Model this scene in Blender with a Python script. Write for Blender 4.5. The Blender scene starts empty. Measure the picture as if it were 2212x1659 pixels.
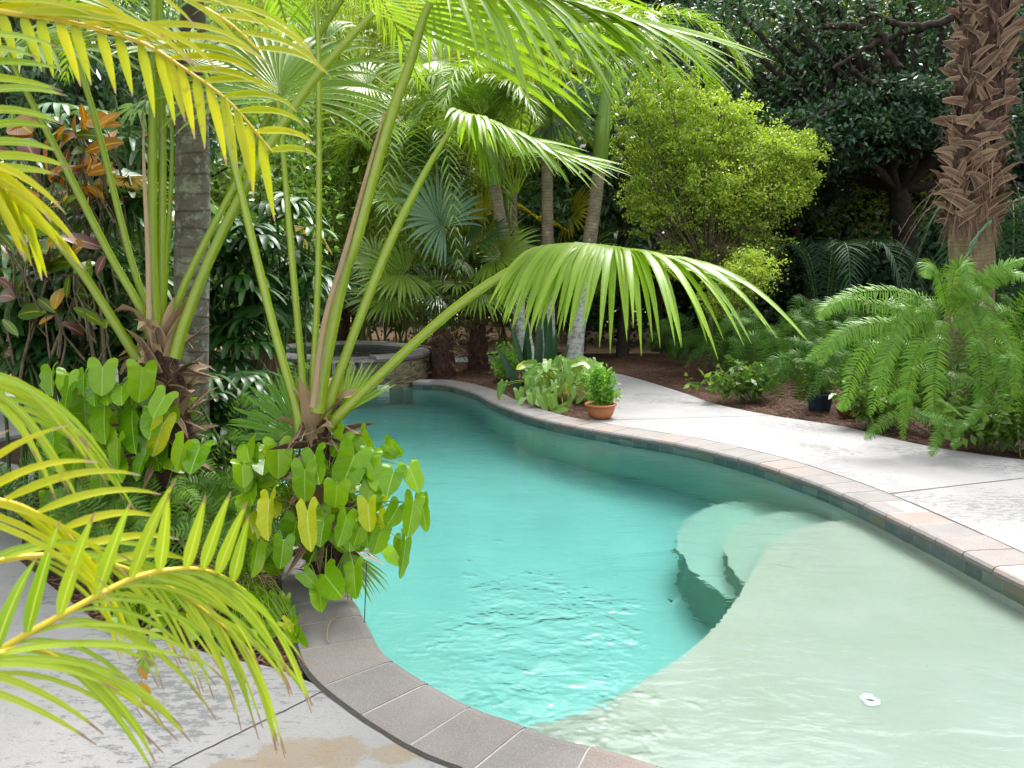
import bpy, math, random
import numpy as np
from mathutils import Vector, geometry
rng = np.random.default_rng(11)
random.seed(5)
R = math.radians
C = bpy.context.scene.collection
SC = bpy.context.scene

# ------------------------------------------------------------------ camera
F = 1671.0; CX = 1106.0; CY = 829.5; H = 1.6; PITCH = R(8.2)
cam_d = bpy.data.cameras.new('camera'); cam = bpy.data.objects.new('camera', cam_d); C.objects.link(cam)
cam_d.sensor_width = 36; cam_d.lens = 36 * F / 2212.0
cam.location = (0, 0, H); cam.rotation_euler = (R(90) - PITCH, 0, 0)
cam_d.clip_end = 500
cam_d.dof.use_dof = True; cam_d.dof.focus_distance = 5.5; cam_d.dof.aperture_fstop = 9.0
SC.camera = cam

# ------------------------------------------------------------------ sky, sun, exposure
SUN_EL = R(63); SUN_AZ = R(24)          # azimuth measured from +Y towards +X
w = bpy.data.worlds.new('World'); SC.world = w; w.use_nodes = True
nt = w.node_tree; nt.nodes.clear()
sky = nt.nodes.new('ShaderNodeTexSky'); sky.sky_type = 'NISHITA'; sky.sun_disc = False
sky.sun_elevation = SUN_EL; sky.sun_rotation = SUN_AZ; sky.dust_density = 4.0; sky.air_density = 1.0
bg = nt.nodes.new('ShaderNodeBackground'); bg.inputs[1].default_value = 0.15
wo = nt.nodes.new('ShaderNodeOutputWorld')
hs_ = nt.nodes.new('ShaderNodeHueSaturation'); hs_.inputs['Saturation'].default_value = 0.22; nt.links.new(sky.outputs[0], hs_.inputs['Color']); nt.links.new(hs_.outputs[0], bg.inputs[0]); nt.links.new(bg.outputs[0], wo.inputs[0])
sd = bpy.data.lights.new('sun', 'SUN'); sd.energy = 1.1; sd.angle = R(18); sd.color = (1.0, 0.96, 0.88)
sun = bpy.data.objects.new('sun', sd); C.objects.link(sun)
sun.rotation_euler = Vector((-math.sin(SUN_AZ) * math.cos(SUN_EL), -math.cos(SUN_AZ) * math.cos(SUN_EL), -math.sin(SUN_EL))).to_track_quat('-Z', 'Y').to_euler()
SC.view_settings.view_transform = 'Standard'; SC.view_settings.look = 'None'
SC.view_settings.exposure = 2.0; SC.view_settings.gamma = 1.0
SC.cycles.max_bounces = 8; SC.cycles.diffuse_bounces = 4; SC.cycles.glossy_bounces = 3
SC.cycles.transmission_bounces = 6; SC.cycles.transparent_max_bounces = 16; SC.cycles.volume_bounces = 0
SC.cycles.sample_clamp_indirect = 6.0; SC.cycles.use_denoising = True
SC.cycles.caustics_reflective = False; SC.cycles.caustics_refractive = True

# ------------------------------------------------------------------ helpers
def ray(x, y):
    a = (x - CX) / F; b = -(y - CY) / F
    return np.array((a, math.cos(PITCH) + b * math.sin(PITCH), -math.sin(PITCH) + b * math.cos(PITCH)))
def W(x, y, d):
    r = ray(x, y); return np.array((0, 0, H)) + r * (d / r[1])
def G(x, y, z=0.0):
    r = ray(x, y); return np.array((0, 0, H)) + r * ((z - H) / r[2])
def GW(x, y, z, wz=-0.088):
    """the point at height z under water that shows at pixel x, y"""
    r = ray(x, y); r = r / np.linalg.norm(r); p = np.array((0, 0, H)) + r * ((wz - H) / r[2])
    h = r[:2] / 1.333; d = np.array((h[0], h[1], -math.sqrt(1 - h @ h))); return p + d * ((z - wz) / d[2])
def V(*a): return np.array(a, float)
def unit(v):
    v = np.asarray(v, float); n = np.linalg.norm(v, axis=-1, keepdims=True); return v / np.maximum(n, 1e-9)
def curve(pts, n):
    P = [np.asarray(p, float) for p in pts]
    if len(P) == 2: return np.array([P[0] + (P[1] - P[0]) * t for t in np.linspace(0, 1, n)])
    P = [2 * P[0] - P[1]] + P + [2 * P[-1] - P[-2]]
    m = len(P) - 3; out = []
    for t in np.linspace(0, m, n):
        i = min(int(t), m - 1); u = t - i
        a, b, c, d = P[i:i + 4]
        out.append(0.5 * ((2 * b) + (c - a) * u + (2 * a - 5 * b + 4 * c - d) * u * u + (3 * b - a - 3 * c + d) * u ** 3))
    return np.array(out)

def tag(o, label=None, cat=None, group=None, kind=None):
    if label: o['label'] = label
    if cat: o['category'] = cat
    if group: o['group'] = group
    if kind: o['kind'] = kind
    return o
def empty(name, loc, label, cat, group=None, rz=0.0):
    o = bpy.data.objects.new(name, None); C.objects.link(o); o.location = Vector(loc); o.rotation_euler = (0, 0, rz)
    o.empty_display_size = 0.2
    return tag(o, label, cat, group)
def children(o): return [c for c in C.objects if c.parent == o]
def copy_tree(o, parent=None):
    c = o.copy(); C.objects.link(c); c.parent = parent
    for ch in children(o): copy_tree(ch, c)
    return c

class MB:
    """collects quads in world space; build() links them as one mesh object"""
    def __init__(s): s.v = []; s.q = []; s.a = []; s.r = []; s.m = []; s.n = 0
    def add(s, v, q, uv=None, rnd=0.5, mi=0):
        v = np.asarray(v, np.float32).reshape(-1, 3); q = np.asarray(q, np.int64).reshape(-1, 4)
        s.v.append(v); s.q.append(q + s.n); s.n += len(v)
        s.a.append(np.zeros((len(v), 2), np.float32) if uv is None else np.asarray(uv, np.float32).reshape(-1, 2))
        r = np.asarray(rnd, np.float32)
        s.r.append(np.full(len(v), float(r), np.float32) if r.ndim == 0 else r.reshape(-1))
        s.m.append(np.full(len(q), mi, np.int32))
    def build(s, name, mats, parent=None, smooth=True, origin=None):
        v = np.concatenate(s.v); q = np.concatenate(s.q)
        if not isinstance(mats, (list, tuple)): mats = [mats]
        off = np.zeros(3)
        if parent is not None:
            p = parent; off = np.zeros(3)
            while p is not None: off = off + np.array(p.location); p = p.parent
        loc = np.zeros(3)
        if parent is None:
            loc = np.array(((v[:, 0].min() + v[:, 0].max()) / 2, (v[:, 1].min() + v[:, 1].max()) / 2, v[:, 2].min())) if origin is None else np.array(origin)
        v = v - (off + loc)
        me = bpy.data.meshes.new(name)
        me.vertices.add(len(v)); me.vertices.foreach_set('co', v.astype(np.float32).ravel())
        me.loops.add(q.size); me.loops.foreach_set('vertex_index', q.ravel().astype(np.int32))
        me.polygons.add(len(q)); me.polygons.foreach_set('loop_start', np.arange(0, q.size, 4, dtype=np.int32))
        me.polygons.foreach_set('material_index', np.concatenate(s.m))
        me.polygons.foreach_set('use_smooth', np.full(len(q), smooth))
        a = me.attributes.new('luv', 'FLOAT2', 'POINT'); a.data.foreach_set('vector', np.concatenate(s.a).ravel())
        b = me.attributes.new('rnd', 'FLOAT', 'POINT'); b.data.foreach_set('value', np.concatenate(s.r))
        for m in mats: me.materials.append(m)
        me.update(calc_edges=True); me.validate()
        o = bpy.data.objects.new(name, me); C.objects.link(o); o.location = Vector(loc)
        if parent is not None: o.parent = parent
        return o

def poly_obj(name, tris, verts, mat, parent=None):
    me = bpy.data.meshes.new(name)
    off = np.array(parent.location) if parent is not None else np.zeros(3)
    me.from_pydata([tuple(np.asarray(v) - off) for v in verts], [], tris); me.update()
    for m in (mat if isinstance(mat, (list, tuple)) else [mat]): me.materials.append(m)
    o = bpy.data.objects.new(name, me); C.objects.link(o)
    if parent is not None: o.parent = parent
    return o
def prism(name, outline, z0, z1, mat, parent=None, holes=(), side=True):
    """a horizontal slab between z0 and z1 with an outline (and holes) given in plan"""
    loops = [[Vector((p[0], p[1], z1)) for p in outline]] + [[Vector((p[0], p[1], z1)) for p in h] for h in holes]
    T = geometry.tessellate_polygon(loops)
    top = [tuple(v) for l in loops for v in l]; n = len(top)
    faces = []
    for t in T:
        a, b, c = (Vector(top[i]) for i in t)
        faces.append(tuple(t) if (b - a).cross(c - a).z > 0 else tuple(reversed(t)))
    verts = list(top)
    if side:
        verts += [(x, y, z0) for x, y, z in top]
        st = 0
        for l in loops:
            m = len(l)
            for i in range(m):
                j = (i + 1) % m; faces.append((st + i, st + j, st + j + n, st + i + n))
            st += m
        faces += [tuple(reversed([i + n for i in f])) for f in faces if len(f) == 3]
    return poly_obj(name, faces, verts, mat, parent)

def tube(mb, pts, rad, sides=8, flat=1.0, rnd=0.5, mi=0, cap=True, up=(0, 0, 1), lump=0.0):
    P = np.asarray(pts, float); n = len(P)
    rad = np.interp(np.linspace(0, 1, n), np.linspace(0, 1, len(rad)), rad) if np.ndim(rad) else np.full(n, rad)
    T = unit(np.gradient(P, axis=0))
    u = np.asarray(up, float)
    if abs(np.dot(T[0], u)) > 0.9: u = np.array((1.0, 0, 0))
    S = unit(np.cross(T, u)); N = np.cross(S, T)
    ang = np.linspace(0, 2 * math.pi, sides, endpoint=False)
    rr = rad[:, None]
    if lump: rr = rr * (1 + lump * rng.uniform(-1, 1, (n, sides)))
    v = P[:, None] + S[:, None] * (np.cos(ang) * rr)[..., None] + N[:, None] * (np.sin(ang) * rr * flat)[..., None]
    i, j = np.meshgrid(np.arange(n - 1), np.arange(sides), indexing='ij'); k = (j + 1) % sides
    q = np.stack([i * sides + j, i * sides + k, (i + 1) * sides + k, (i + 1) * sides + j], -1).reshape(-1, 4)
    ln = np.concatenate([[0], np.cumsum(np.linalg.norm(np.diff(P, axis=0), axis=1))])
    uv = np.stack([np.repeat(ln, sides), np.tile(np.cos(ang), n)], -1)
    mb.add(v.reshape(-1, 3), q, uv, rnd, mi)
    if cap:
        for e in (0, n - 1):
            b = e * sides; h = sides // 2
            idx = [[b + a, b + a + 1, b + sides - 2 - a, b + sides - 1 - a] for a in range(h - 1)]
            mb.add(v.reshape(-1, 3), idx, uv, rnd, mi)

def paths(S, D, L, k, droop, pw=1.0, drift=None):
    """n leaf centre lines: starts S, directions D, lengths L, k stations, bending down by droop"""
    S = np.asarray(S, float); D = unit(D); n = len(S)
    L = np.broadcast_to(np.asarray(L, float), (n,)); droop = np.broadcast_to(np.asarray(droop, float), (n,))
    t = np.linspace(0, 1, k)
    d = D[:, None, :] + np.array((0, 0, -1.0)) * (droop[:, None] * t[None] ** pw)[..., None]
    if drift is not None: d = d + drift[:, None, :] * t[None, :, None]
    d = unit(d)
    P = np.zeros((n, k, 3)); P[:, 0] = S
    P[:, 1:] = S[:, None] + np.cumsum(0.5 * (d[:, 1:] + d[:, :-1]) * (L / (k - 1))[:, None, None], axis=1)
    return P, d
def strips(mb, P, d, nrm, Wd, fold=0.3, rnd=None, mi=0, uoff=0.0):
    """folded leaf blades along P; Wd (n,k) half widths"""
    n, k, _ = P.shape
    nrm = np.broadcast_to(np.asarray(nrm, float), (n, 3))
    S = unit(np.cross(d, nrm[:, None])); N = np.cross(S, d)
    Wd = np.broadcast_to(Wd, (n, k))[..., None]
    a = P - S * Wd + N * Wd * fold; b = P + S * Wd + N * Wd * fold
    v = np.stack([a, P, b], 2).reshape(-1, 3)
    ii, jj = np.meshgrid(np.arange(n), np.arange(k - 1), indexing='ij')
    b0 = (ii * k + jj) * 3
    q = np.concatenate([np.stack([b0, b0 + 1, b0 + 4, b0 + 3], -1), np.stack([b0 + 1, b0 + 2, b0 + 5, b0 + 4], -1)]).reshape(-1, 4)
    t = np.linspace(0, 1, k)
    uv = np.zeros((n, k, 3, 2)); uv[..., 0] = t[None, :, None] + uoff; uv[..., 1] = np.array((-1, 0, 1.0))
    if rnd is None: rnd = rng.uniform(0, 1, n)
    mb.add(v, q, uv, np.repeat(np.broadcast_to(rnd, (n,)), k * 3), mi)

def fan(mb, hub, fwd, nrm, Rad, nseg=40, half=125, costa=0.2, droop=0.9, split=0.45, k=9, wid=1.0, cup=0.15, mi=0, rb=None, rag=0.08, fold=0.45, pw=2.2, rrange=(0.3, 0.7)):
    """a costapalmate leaf: pleated segments radiating from the hub, free and hanging past the split"""
    hub = np.asarray(hub, float); f = unit(fwd); nn = unit(np.asarray(nrm, float) - f * np.dot(nrm, f)); r = np.cross(f, nn)
    th = np.radians(np.linspace(-half, half, nseg)) + rng.normal(0, 0.006, nseg)
    D = f * np.cos(th)[:, None] + r * np.sin(th)[:, None] + nn * (cup * (0.5 + np.abs(np.sin(th))))[:, None]
    c = np.clip(1 - np.abs(th) / R(half), 0, 1)
    S = hub + f * (c * costa * Rad)[:, None] - V(0, 0, 1) * (c ** 2 * costa * Rad * 0.15)[:, None]
    L = Rad * (0.80 + 0.20 * np.cos(th * 0.8)) * (1 - costa * c * 0.6) * rng.uniform(1 - rag * 2, 1 + rag, nseg)
    P, d = paths(S, D, L, k, droop * rng.uniform(0.8, 1.25, nseg), pw, rng.normal(0, 0.05, (nseg, 3)))
    t = np.linspace(0, 1, k)
    dth = 2 * R(half) / nseg * 0.56 * wid
    sp = split * rng.uniform(0.85, 1.15, nseg)[:, None]
    w0 = np.where(t[None] <= sp, t[None] * L[:, None] * dth, sp * L[:, None] * dth * (1 - np.clip((t[None] - sp) / (1 - sp), 0, 1) ** 1.6))
    w0 = np.maximum(w0, 0.0012 * Rad)
    w0[:, -1] = 0.0004
    rn = rng.uniform(*rrange, nseg) if rb is None else np.clip(rb + rng.normal(0, 0.07, nseg), 0, 1)
    strips(mb, P, d, nn, w0, fold, rn, mi)

def pinnate(mb, rach, n, Lf, wd, a0=75, a1=25, up=(0, 0, 1), vee=0.25, droop=0.8, k=6, mi=0, rr=(0.3, 0.7), sides=(1, -1), t0=0.08, rad=0.006, fold=0.35, pw=1.3, jit=0.06, stem_mi=1, taper=1.5, ang_j=3.0):
    """a feather leaf: rachis tube and leaflets on both sides"""
    m = len(rach); T = unit(np.gradient(rach, axis=0)); up = np.asarray(up, float)
    tt = np.linspace(t0, 0.995, n)
    x = tt * (m - 1); i = np.clip(x.astype(int), 0, m - 2); fr = (x - i)[:, None]
    P0 = rach[i] * (1 - fr) + rach[i + 1] * fr; T0 = unit(T[i] * (1 - fr) + T[i + 1] * fr)
    S0 = unit(np.cross(T0, up)); N0 = np.cross(S0, T0)
    if rad: tube(mb, rach, [rad, rad * 0.3], 6, 0.8, 0.5, stem_mi)
    for s in sides:
        ang = np.radians(np.linspace(a0, a1, n) + rng.normal(0, ang_j, n))
        D = T0 * np.cos(ang)[:, None] + S0 * (s * np.sin(ang))[:, None] + N0 * vee
        D = D + rng.normal(0, jit, D.shape)
        L = Lf(tt) * rng.uniform(0.9, 1.08, n)
        P, d = paths(P0, D, L, k, droop * rng.uniform(0.7, 1.3, n), pw)
        t = np.linspace(0, 1, k)
        wv = wd * (0.35 + 0.65 * np.clip(t * 5, 0, 1)) * (1 - t ** taper) + 0.0003
        strips(mb, P, d, N0, wv[None] * (L / L.max())[:, None] ** 0.3, fold, rng.uniform(*rr, n), mi)

def leafcloud(mb, cen, n, L, wd, mi=0, dirb=(0, 0, -0.3), spread=1.0, rr=(0, 1)):
    """n single-quad leaves at points cen (n,3)"""
    D = unit(rng.normal(0, spread, (n, 3)) + np.asarray(dirb, float))
    N = unit(rng.normal(0, 1, (n, 3)) + V(0, 0, 0.8)); S = unit(np.cross(D, N))
    l = (L * rng.uniform(0.6, 1.25, n))[:, None]; ww = (wd * rng.uniform(0.7, 1.2, n))[:, None]
    up = np.cross(S, D)
    v = np.stack([cen, cen + D * l * 0.45 - S * ww, cen + D * l - up * l * 0.12, cen + D * l * 0.45 + S * ww], 1)
    uv = np.tile(np.array([[0, 0], [0.45, -1], [1, 0], [0.45, 1]], float), (n, 1))
    mb.add(v.reshape(-1, 3), np.arange(n * 4).reshape(-1, 4), uv, np.repeat(rng.uniform(*rr, n), 4), mi)
def blob_points(cen, rad, nclump, per, cr=0.22, shell=0.55, flat=1.0):
    """points grouped in clumps lying in the outer part of an ellipsoid"""
    cen = np.asarray(cen, float); rad = np.asarray(rad, float)
    d = unit(rng.normal(0, 1, (nclump, 3))); r = rng.uniform(shell, 1.0, nclump) ** 0.6
    c = cen + d * r[:, None] * rad * rng.uniform(0.85, 1.1, (nclump, 1))
    s = cr * rad.mean() * rng.uniform(0.5, 1.5, nclump)
    p = np.repeat(c, per, 0) + rng.normal(0, 1, (nclump * per, 3)) * np.repeat(s, per)[:, None] * V(1, 1, 0.6 * flat)
    return p, c

# arrow-shaped philodendron blade, built as rings round the stalk
OUT = [(0, 1), (.075, .96), (.15, .87), (.225, .73), (.28, .55), (.285, .35), (.283, .15), (.30, -.03), (.32, -.18), (.295, -.30), (.235, -.36), (.16, -.34), (.085, -.25), (.035, -.12), (.003, -.01)]
OUT = np.array(OUT + [(-x, y) for x, y in OUT[::-1]])
RING = np.array((0.0, 0.25, 0.5, 0.75, 1.0))
def heart(mb, att, tip, nrm, width=1.0, droop=0.2, rnd=None, mi=0):
    att = np.asarray(att, float); tip = np.asarray(tip, float); L = np.linalg.norm(tip - att)
    f = unit(tip - att); s = unit(np.cross(f, nrm)); n = np.cross(s, f)
    ph = rng.uniform(0, 6)
    xy = (RING[:, None, None] * OUT[None]).reshape(-1, 2)
    x = xy[:, 0] * width; y = xy[:, 1]
    edge = np.abs(xy[:, 0]) / 0.33
    z = rng.uniform(0.05, 0.5) * np.abs(x) - droop * y * y * 0.6 + 0.045 * np.sin(y * 15 + ph + np.sign(x) * 1.3) * edge ** 2 * 1.5 - 0.25 * np.clip(-y, 0, 1) * np.abs(x) * 3
    v = att + s * (x * L)[:, None] + f * (y * L)[:, None] + n * (z * L)[:, None]
    m = len(OUT)
    i, j = np.meshgrid(np.arange(len(RING) - 1), np.arange(m - 1), indexing='ij')
    q = np.stack([i * m + j, i * m + j + 1, (i + 1) * m + j + 1, (i + 1) * m + j], -1).reshape(-1, 4)
    mb.add(v, q, np.stack([y, xy[:, 0] * 3], -1), rng.uniform(0.2, 0.8) if rnd is None else rnd, mi)

# ------------------------------------------------------------------ materials
def new_mat(name):
    m = bpy.data.materials.new(name); m.use_nodes = True; nt = m.node_tree; nt.nodes.clear()
    out = nt.nodes.new('ShaderNodeOutputMaterial'); return m, nt, out
def N(nt, t, **kw):
    n = nt.nodes.new(t)
    for k, v in kw.items():
        if isinstance(k, str) and hasattr(n, k): setattr(n, k, v)
    return n
def ramp(nt, src, stops, interp='LINEAR'):
    r = nt.nodes.new('ShaderNodeValToRGB'); nt.links.new(src, r.inputs[0]); e = r.color_ramp.elements; r.color_ramp.interpolation = interp
    while len(e) < len(stops): e.new(0.5)
    for i, (p, c) in enumerate(stops): e[i].position = p; e[i].color = (*c, 1) if len(c) == 3 else c
    return r
def mixc(nt, fac, a, b, mode='MIX'):
    m = nt.nodes.new('ShaderNodeMix'); m.data_type = 'RGBA'; m.blend_type = mode
    for inp, v in ((m.inputs[0], fac), (m.inputs[6], a), (m.inputs[7], b)):
        if hasattr(v, 'links') or hasattr(v, 'is_output'): nt.links.new(v, inp)
        elif isinstance(v, (int, float)): inp.default_value = v
        else: inp.default_value = (*v, 1)
    return m.outputs[2]
def math_(nt, op, a, b=0.5, c=None, clamp=False):
    m = nt.nodes.new('ShaderNodeMath'); m.operation = op; m.use_clamp = clamp
    for inp, v in zip(m.inputs, (a, b, c)):
        if v is None: continue
        if hasattr(v, 'is_output'): nt.links.new(v, inp)
        else: inp.default_value = v
    return m.outputs[0]
def noise(nt, scale, detail=4, rough=0.55, vec=None, dist=0.0):
    n = nt.nodes.new('ShaderNodeTexNoise'); n.inputs['Scale'].default_value = scale; n.inputs['Detail'].default_value = detail
    n.inputs['Roughness'].default_value = rough; n.inputs['Distortion'].default_value = dist
    if vec is None:
        g = nt.nodes.new('ShaderNodeNewGeometry'); vec = g.outputs['Position']
    nt.links.new(vec, n.inputs['Vector']); return n
def scaled(nt, vec, s):
    m = nt.nodes.new('ShaderNodeMapping'); nt.links.new(vec, m.inputs[0]); m.inputs['Scale'].default_value = s; return m.outputs[0]
def geo(nt): return nt.nodes.new('ShaderNodeNewGeometry').outputs['Position']
def attr(nt, name):
    a = nt.nodes.new('ShaderNodeAttribute'); a.attribute_name = name; return a

def leaf_mat(name, lo, hi, trans=0.4, rough=0.38, tip=None, tip_at=0.93, vein=None, vein_w=0.05, base=None, spec=0.5, edge=None, veins=None, tcol=(1.15, 1.1, 0.5), blotch=0.0, dead=None):
    """blade: colour varies leaf by leaf (lo..hi), tips dry, midrib paler, light passes through"""
    m, nt, out = new_mat(name)
    r = attr(nt, 'rnd').outputs['Fac']; a = attr(nt, 'luv')
    sep = nt.nodes.new('ShaderNodeSeparateXYZ'); nt.links.new(a.outputs['Vector'], sep.inputs[0]); u = sep.outputs[0]; v = sep.outputs[1]
    nz = noise(nt, 9, 3).outputs['Fac']
    f = math_(nt, 'ADD', r, math_(nt, 'MULTIPLY', math_(nt, 'SUBTRACT', nz, 0.5), 0.6), clamp=True)
    col = mixc(nt, f, lo, hi)
    if dead is not None:
        col = mixc(nt, math_(nt, 'GREATER_THAN', r, 0.955), col, dead)
    av = math_(nt, 'ABSOLUTE', v)
    if base is not None:
        col = mixc(nt, ramp(nt, u, [(0.0, (1, 1, 1)), (0.35, (0, 0, 0))]).outputs[0], col, base)
    if veins is not None:
        w_ = nt.nodes.new('ShaderNodeTexWave'); w_.wave_type = 'BANDS'; w_.bands_direction = 'X'
        cb = nt.nodes.new('ShaderNodeCombineXYZ')
        nt.links.new(math_(nt, 'SUBTRACT', u, math_(nt, 'MULTIPLY', av, veins[2])), cb.inputs[0])
        nt.links.new(cb.outputs[0], w_.inputs['Vector']); w_.inputs['Scale'].default_value = veins[1]; w_.inputs['Distortion'].default_value = 0.0
        rr = ramp(nt, w_.outputs['Fac'], [(0.86, (0, 0, 0)), (0.99, (1, 1, 1))])
        col = mixc(nt, math_(nt, 'MULTIPLY', rr.outputs[0], veins[3]), col, veins[0])
    if vein is not None:
        rr = ramp(nt, av, [(vein_w * 0.5, (1, 1, 1)), (vein_w, (0, 0, 0))]); col = mixc(nt, rr.outputs[0], col, vein)
    if edge is not None:
        rr = ramp(nt, av, [(0.7, (0, 0, 0)), (0.95, (1, 1, 1))]); col = mixc(nt, rr.outputs[0], col, edge)
    if tip is not None:
        tt = math_(nt, 'ADD', u, math_(nt, 'MULTIPLY', r, 0.1))
        rr = ramp(nt, tt, [(tip_at, (0, 0, 0)), (min(1, tip_at + 0.05), (1, 1, 1))]); col = mixc(nt, rr.outputs[0], col, tip)
    if blotch:
        b2 = ramp(nt, noise(nt, 45, 2).outputs['Fac'], [(0.64, (0, 0, 0)), (0.70, (1, 1, 1))])
        col = mixc(nt, math_(nt, 'MULTIPLY', b2.outputs[0], blotch), col, (0.28, 0.2, 0.05))
    p = nt.nodes.new('ShaderNodeBsdfPrincipled'); nt.links.new(col, p.inputs['Base Color'])
    p.inputs['Roughness'].default_value = rough; p.inputs['Specular IOR Level'].default_value = spec
    t = nt.nodes.new('ShaderNodeBsdfTranslucent'); nt.links.new(mixc(nt, 1.0, col, tcol, 'MULTIPLY'), t.inputs[0])
    ms = nt.nodes.new('ShaderNodeMixShader'); ms.inputs[0].default_value = trans
    nt.links.new(p.outputs[0], ms.inputs[1]); nt.links.new(t.outputs[0], ms.inputs[2]); nt.links.new(ms.outputs[0], out.inputs[0])
    return m

def surf_mat(name, stops, scale=6, rough=0.8, bump=0.3, bscale=60, detail=6, stretch=(1, 1, 1), spec=0.3, dist=0.01, use_rnd=None):
    m, nt, out = new_mat(name)
    vec = scaled(nt, geo(nt), stretch)
    n1 = noise(nt, scale, detail, 0.6, vec)
    col = ramp(nt, n1.outputs['Fac'], stops).outputs[0]
    if use_rnd is not None:
        col = mixc(nt, ramp(nt, attr(nt, 'rnd').outputs['Fac'], use_rnd).outputs[0], col, col) if False else mixc(nt, 0.75, col, ramp(nt, attr(nt, 'rnd').outputs['Fac'], use_rnd).outputs[0], 'MULTIPLY')
    p = nt.nodes.new('ShaderNodeBsdfPrincipled'); nt.links.new(col, p.inputs['Base Color'])
    p.inputs['Roughness'].default_value = rough; p.inputs['Specular IOR Level'].default_value = spec
    b = nt.nodes.new('ShaderNodeBump'); b.inputs['Strength'].default_value = bump; b.inputs['Distance'].default_value = dist
    nt.links.new(noise(nt, bscale, 5, 0.65, vec).outputs['Fac'], b.inputs['Height']); nt.links.new(b.outputs[0], p.inputs['Normal'])
    nt.links.new(p.outputs[0], out.inputs[0]); return m

def concrete_mat():
    m, nt, out = new_mat('worn_concrete'); g = geo(nt)
    base = ramp(nt, noise(nt, 1.3, 5, 0.6, g).outputs['Fac'], [(0.3, (0.265, 0.262, 0.263)), (0.7, (0.342, 0.336, 0.342))]).outputs[0]
    # worn patches where the white coat has gone, stretched in plan
    wv = scaled(nt, g, (1.0, 2.2, 1.0))
    n1 = noise(nt, 13, 9, 0.78, wv).outputs['Fac']; n2 = noise(nt, 0.9, 2, 0.5, g).outputs['Fac']
    f = ramp(nt, math_(nt, 'ADD', n1, math_(nt, 'MULTIPLY', math_(nt, 'SUBTRACT', n2, 0.5), 0.55)), [(0.565, (0, 0, 0)), (0.60, (1, 1, 1))]).outputs[0]
    col = mixc(nt, math_(nt, 'MULTIPLY', f, 0.85), base, (0.158, 0.166, 0.17))
    sp = ramp(nt, noise(nt, 60, 6, 0.8, wv).outputs['Fac'], [(0.54, (0, 0, 0)), (0.66, (1, 1, 1))]).outputs[0]
    col = mixc(nt, math_(nt, 'MULTIPLY', sp, 0.45), col, (0.2, 0.2, 0.21))
    gr_ = ramp(nt, noise(nt, 240, 3, 0.7, g).outputs['Fac'], [(0.35, (0.72, 0.71, 0.70)), (0.6, (1.0, 1.0, 1.0))]).outputs[0]
    col = mixc(nt, 0.8, col, gr_, 'MULTIPLY')
    grey_patch = ramp(nt, noise(nt, 0.55, 3, 0.6, g).outputs['Fac'], [(0.62, (0, 0, 0)), (0.67, (1, 1, 1))]).outputs[0]
    col = mixc(nt, math_(nt, 'MULTIPLY', grey_patch, 0.4), col, (0.2, 0.2, 0.2))  # broad patches of darker grey
    # damp brown stains: (x, y, rx, ry)
    for (sx, sy, rx, ry) in ((-0.72, 2.40, 0.16, 0.10), (-0.58, 2.40, 0.10, 0.10), (-0.40, 2.395, 0.09, 0.06), (-0.32, 2.42, 0.08, 0.05), (-0.86, 2.32, 0.16, 0.06)):
        s = nt.nodes.new('ShaderNodeVectorMath'); s.operation = 'SUBTRACT'; nt.links.new(g, s.inputs[0]); s.inputs[1].default_value = (sx, sy, 0)
        s2 = scaled(nt, s.outputs[0], (1 / rx, 1 / ry, 0)); l = nt.nodes.new('ShaderNodeVectorMath'); l.operation = 'LENGTH'; nt.links.new(s2, l.inputs[0])
        d = math_(nt, 'ADD', l.outputs['Value'], math_(nt, 'MULTIPLY', math_(nt, 'SUBTRACT', noise(nt, 14, 5, 0.6, g).outputs['Fac'], 0.5), 1.1))
        k = ramp(nt, d, [(0.80, (1, 1, 1)), (1.0, (0, 0, 0))]).outputs[0]
        col = mixc(nt, math_(nt, 'MULTIPLY', k, 0.8), col, (0.24, 0.19, 0.135))
    p = nt.nodes.new('ShaderNodeBsdfPrincipled'); nt.links.new(col, p.inputs['Base Color']); p.inputs['Roughness'].default_value = 0.75
    b = nt.nodes.new('ShaderNodeBump'); b.inputs['Strength'].default_value = 0.5; b.inputs['Distance'].default_value = 0.004
    hh = math_(nt, 'SUBTRACT', noise(nt, 220, 4, 0.7, g).outputs['Fac'], math_(nt, 'ADD', math_(nt, 'MULTIPLY', f, 0.6), math_(nt, 'MULTIPLY', sp, 0.5)))
    nt.links.new(hh, b.inputs['Height']); nt.links.new(b.outputs[0], p.inputs['Normal']); nt.links.new(p.outputs[0], out.inputs[0])
    return m
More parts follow.
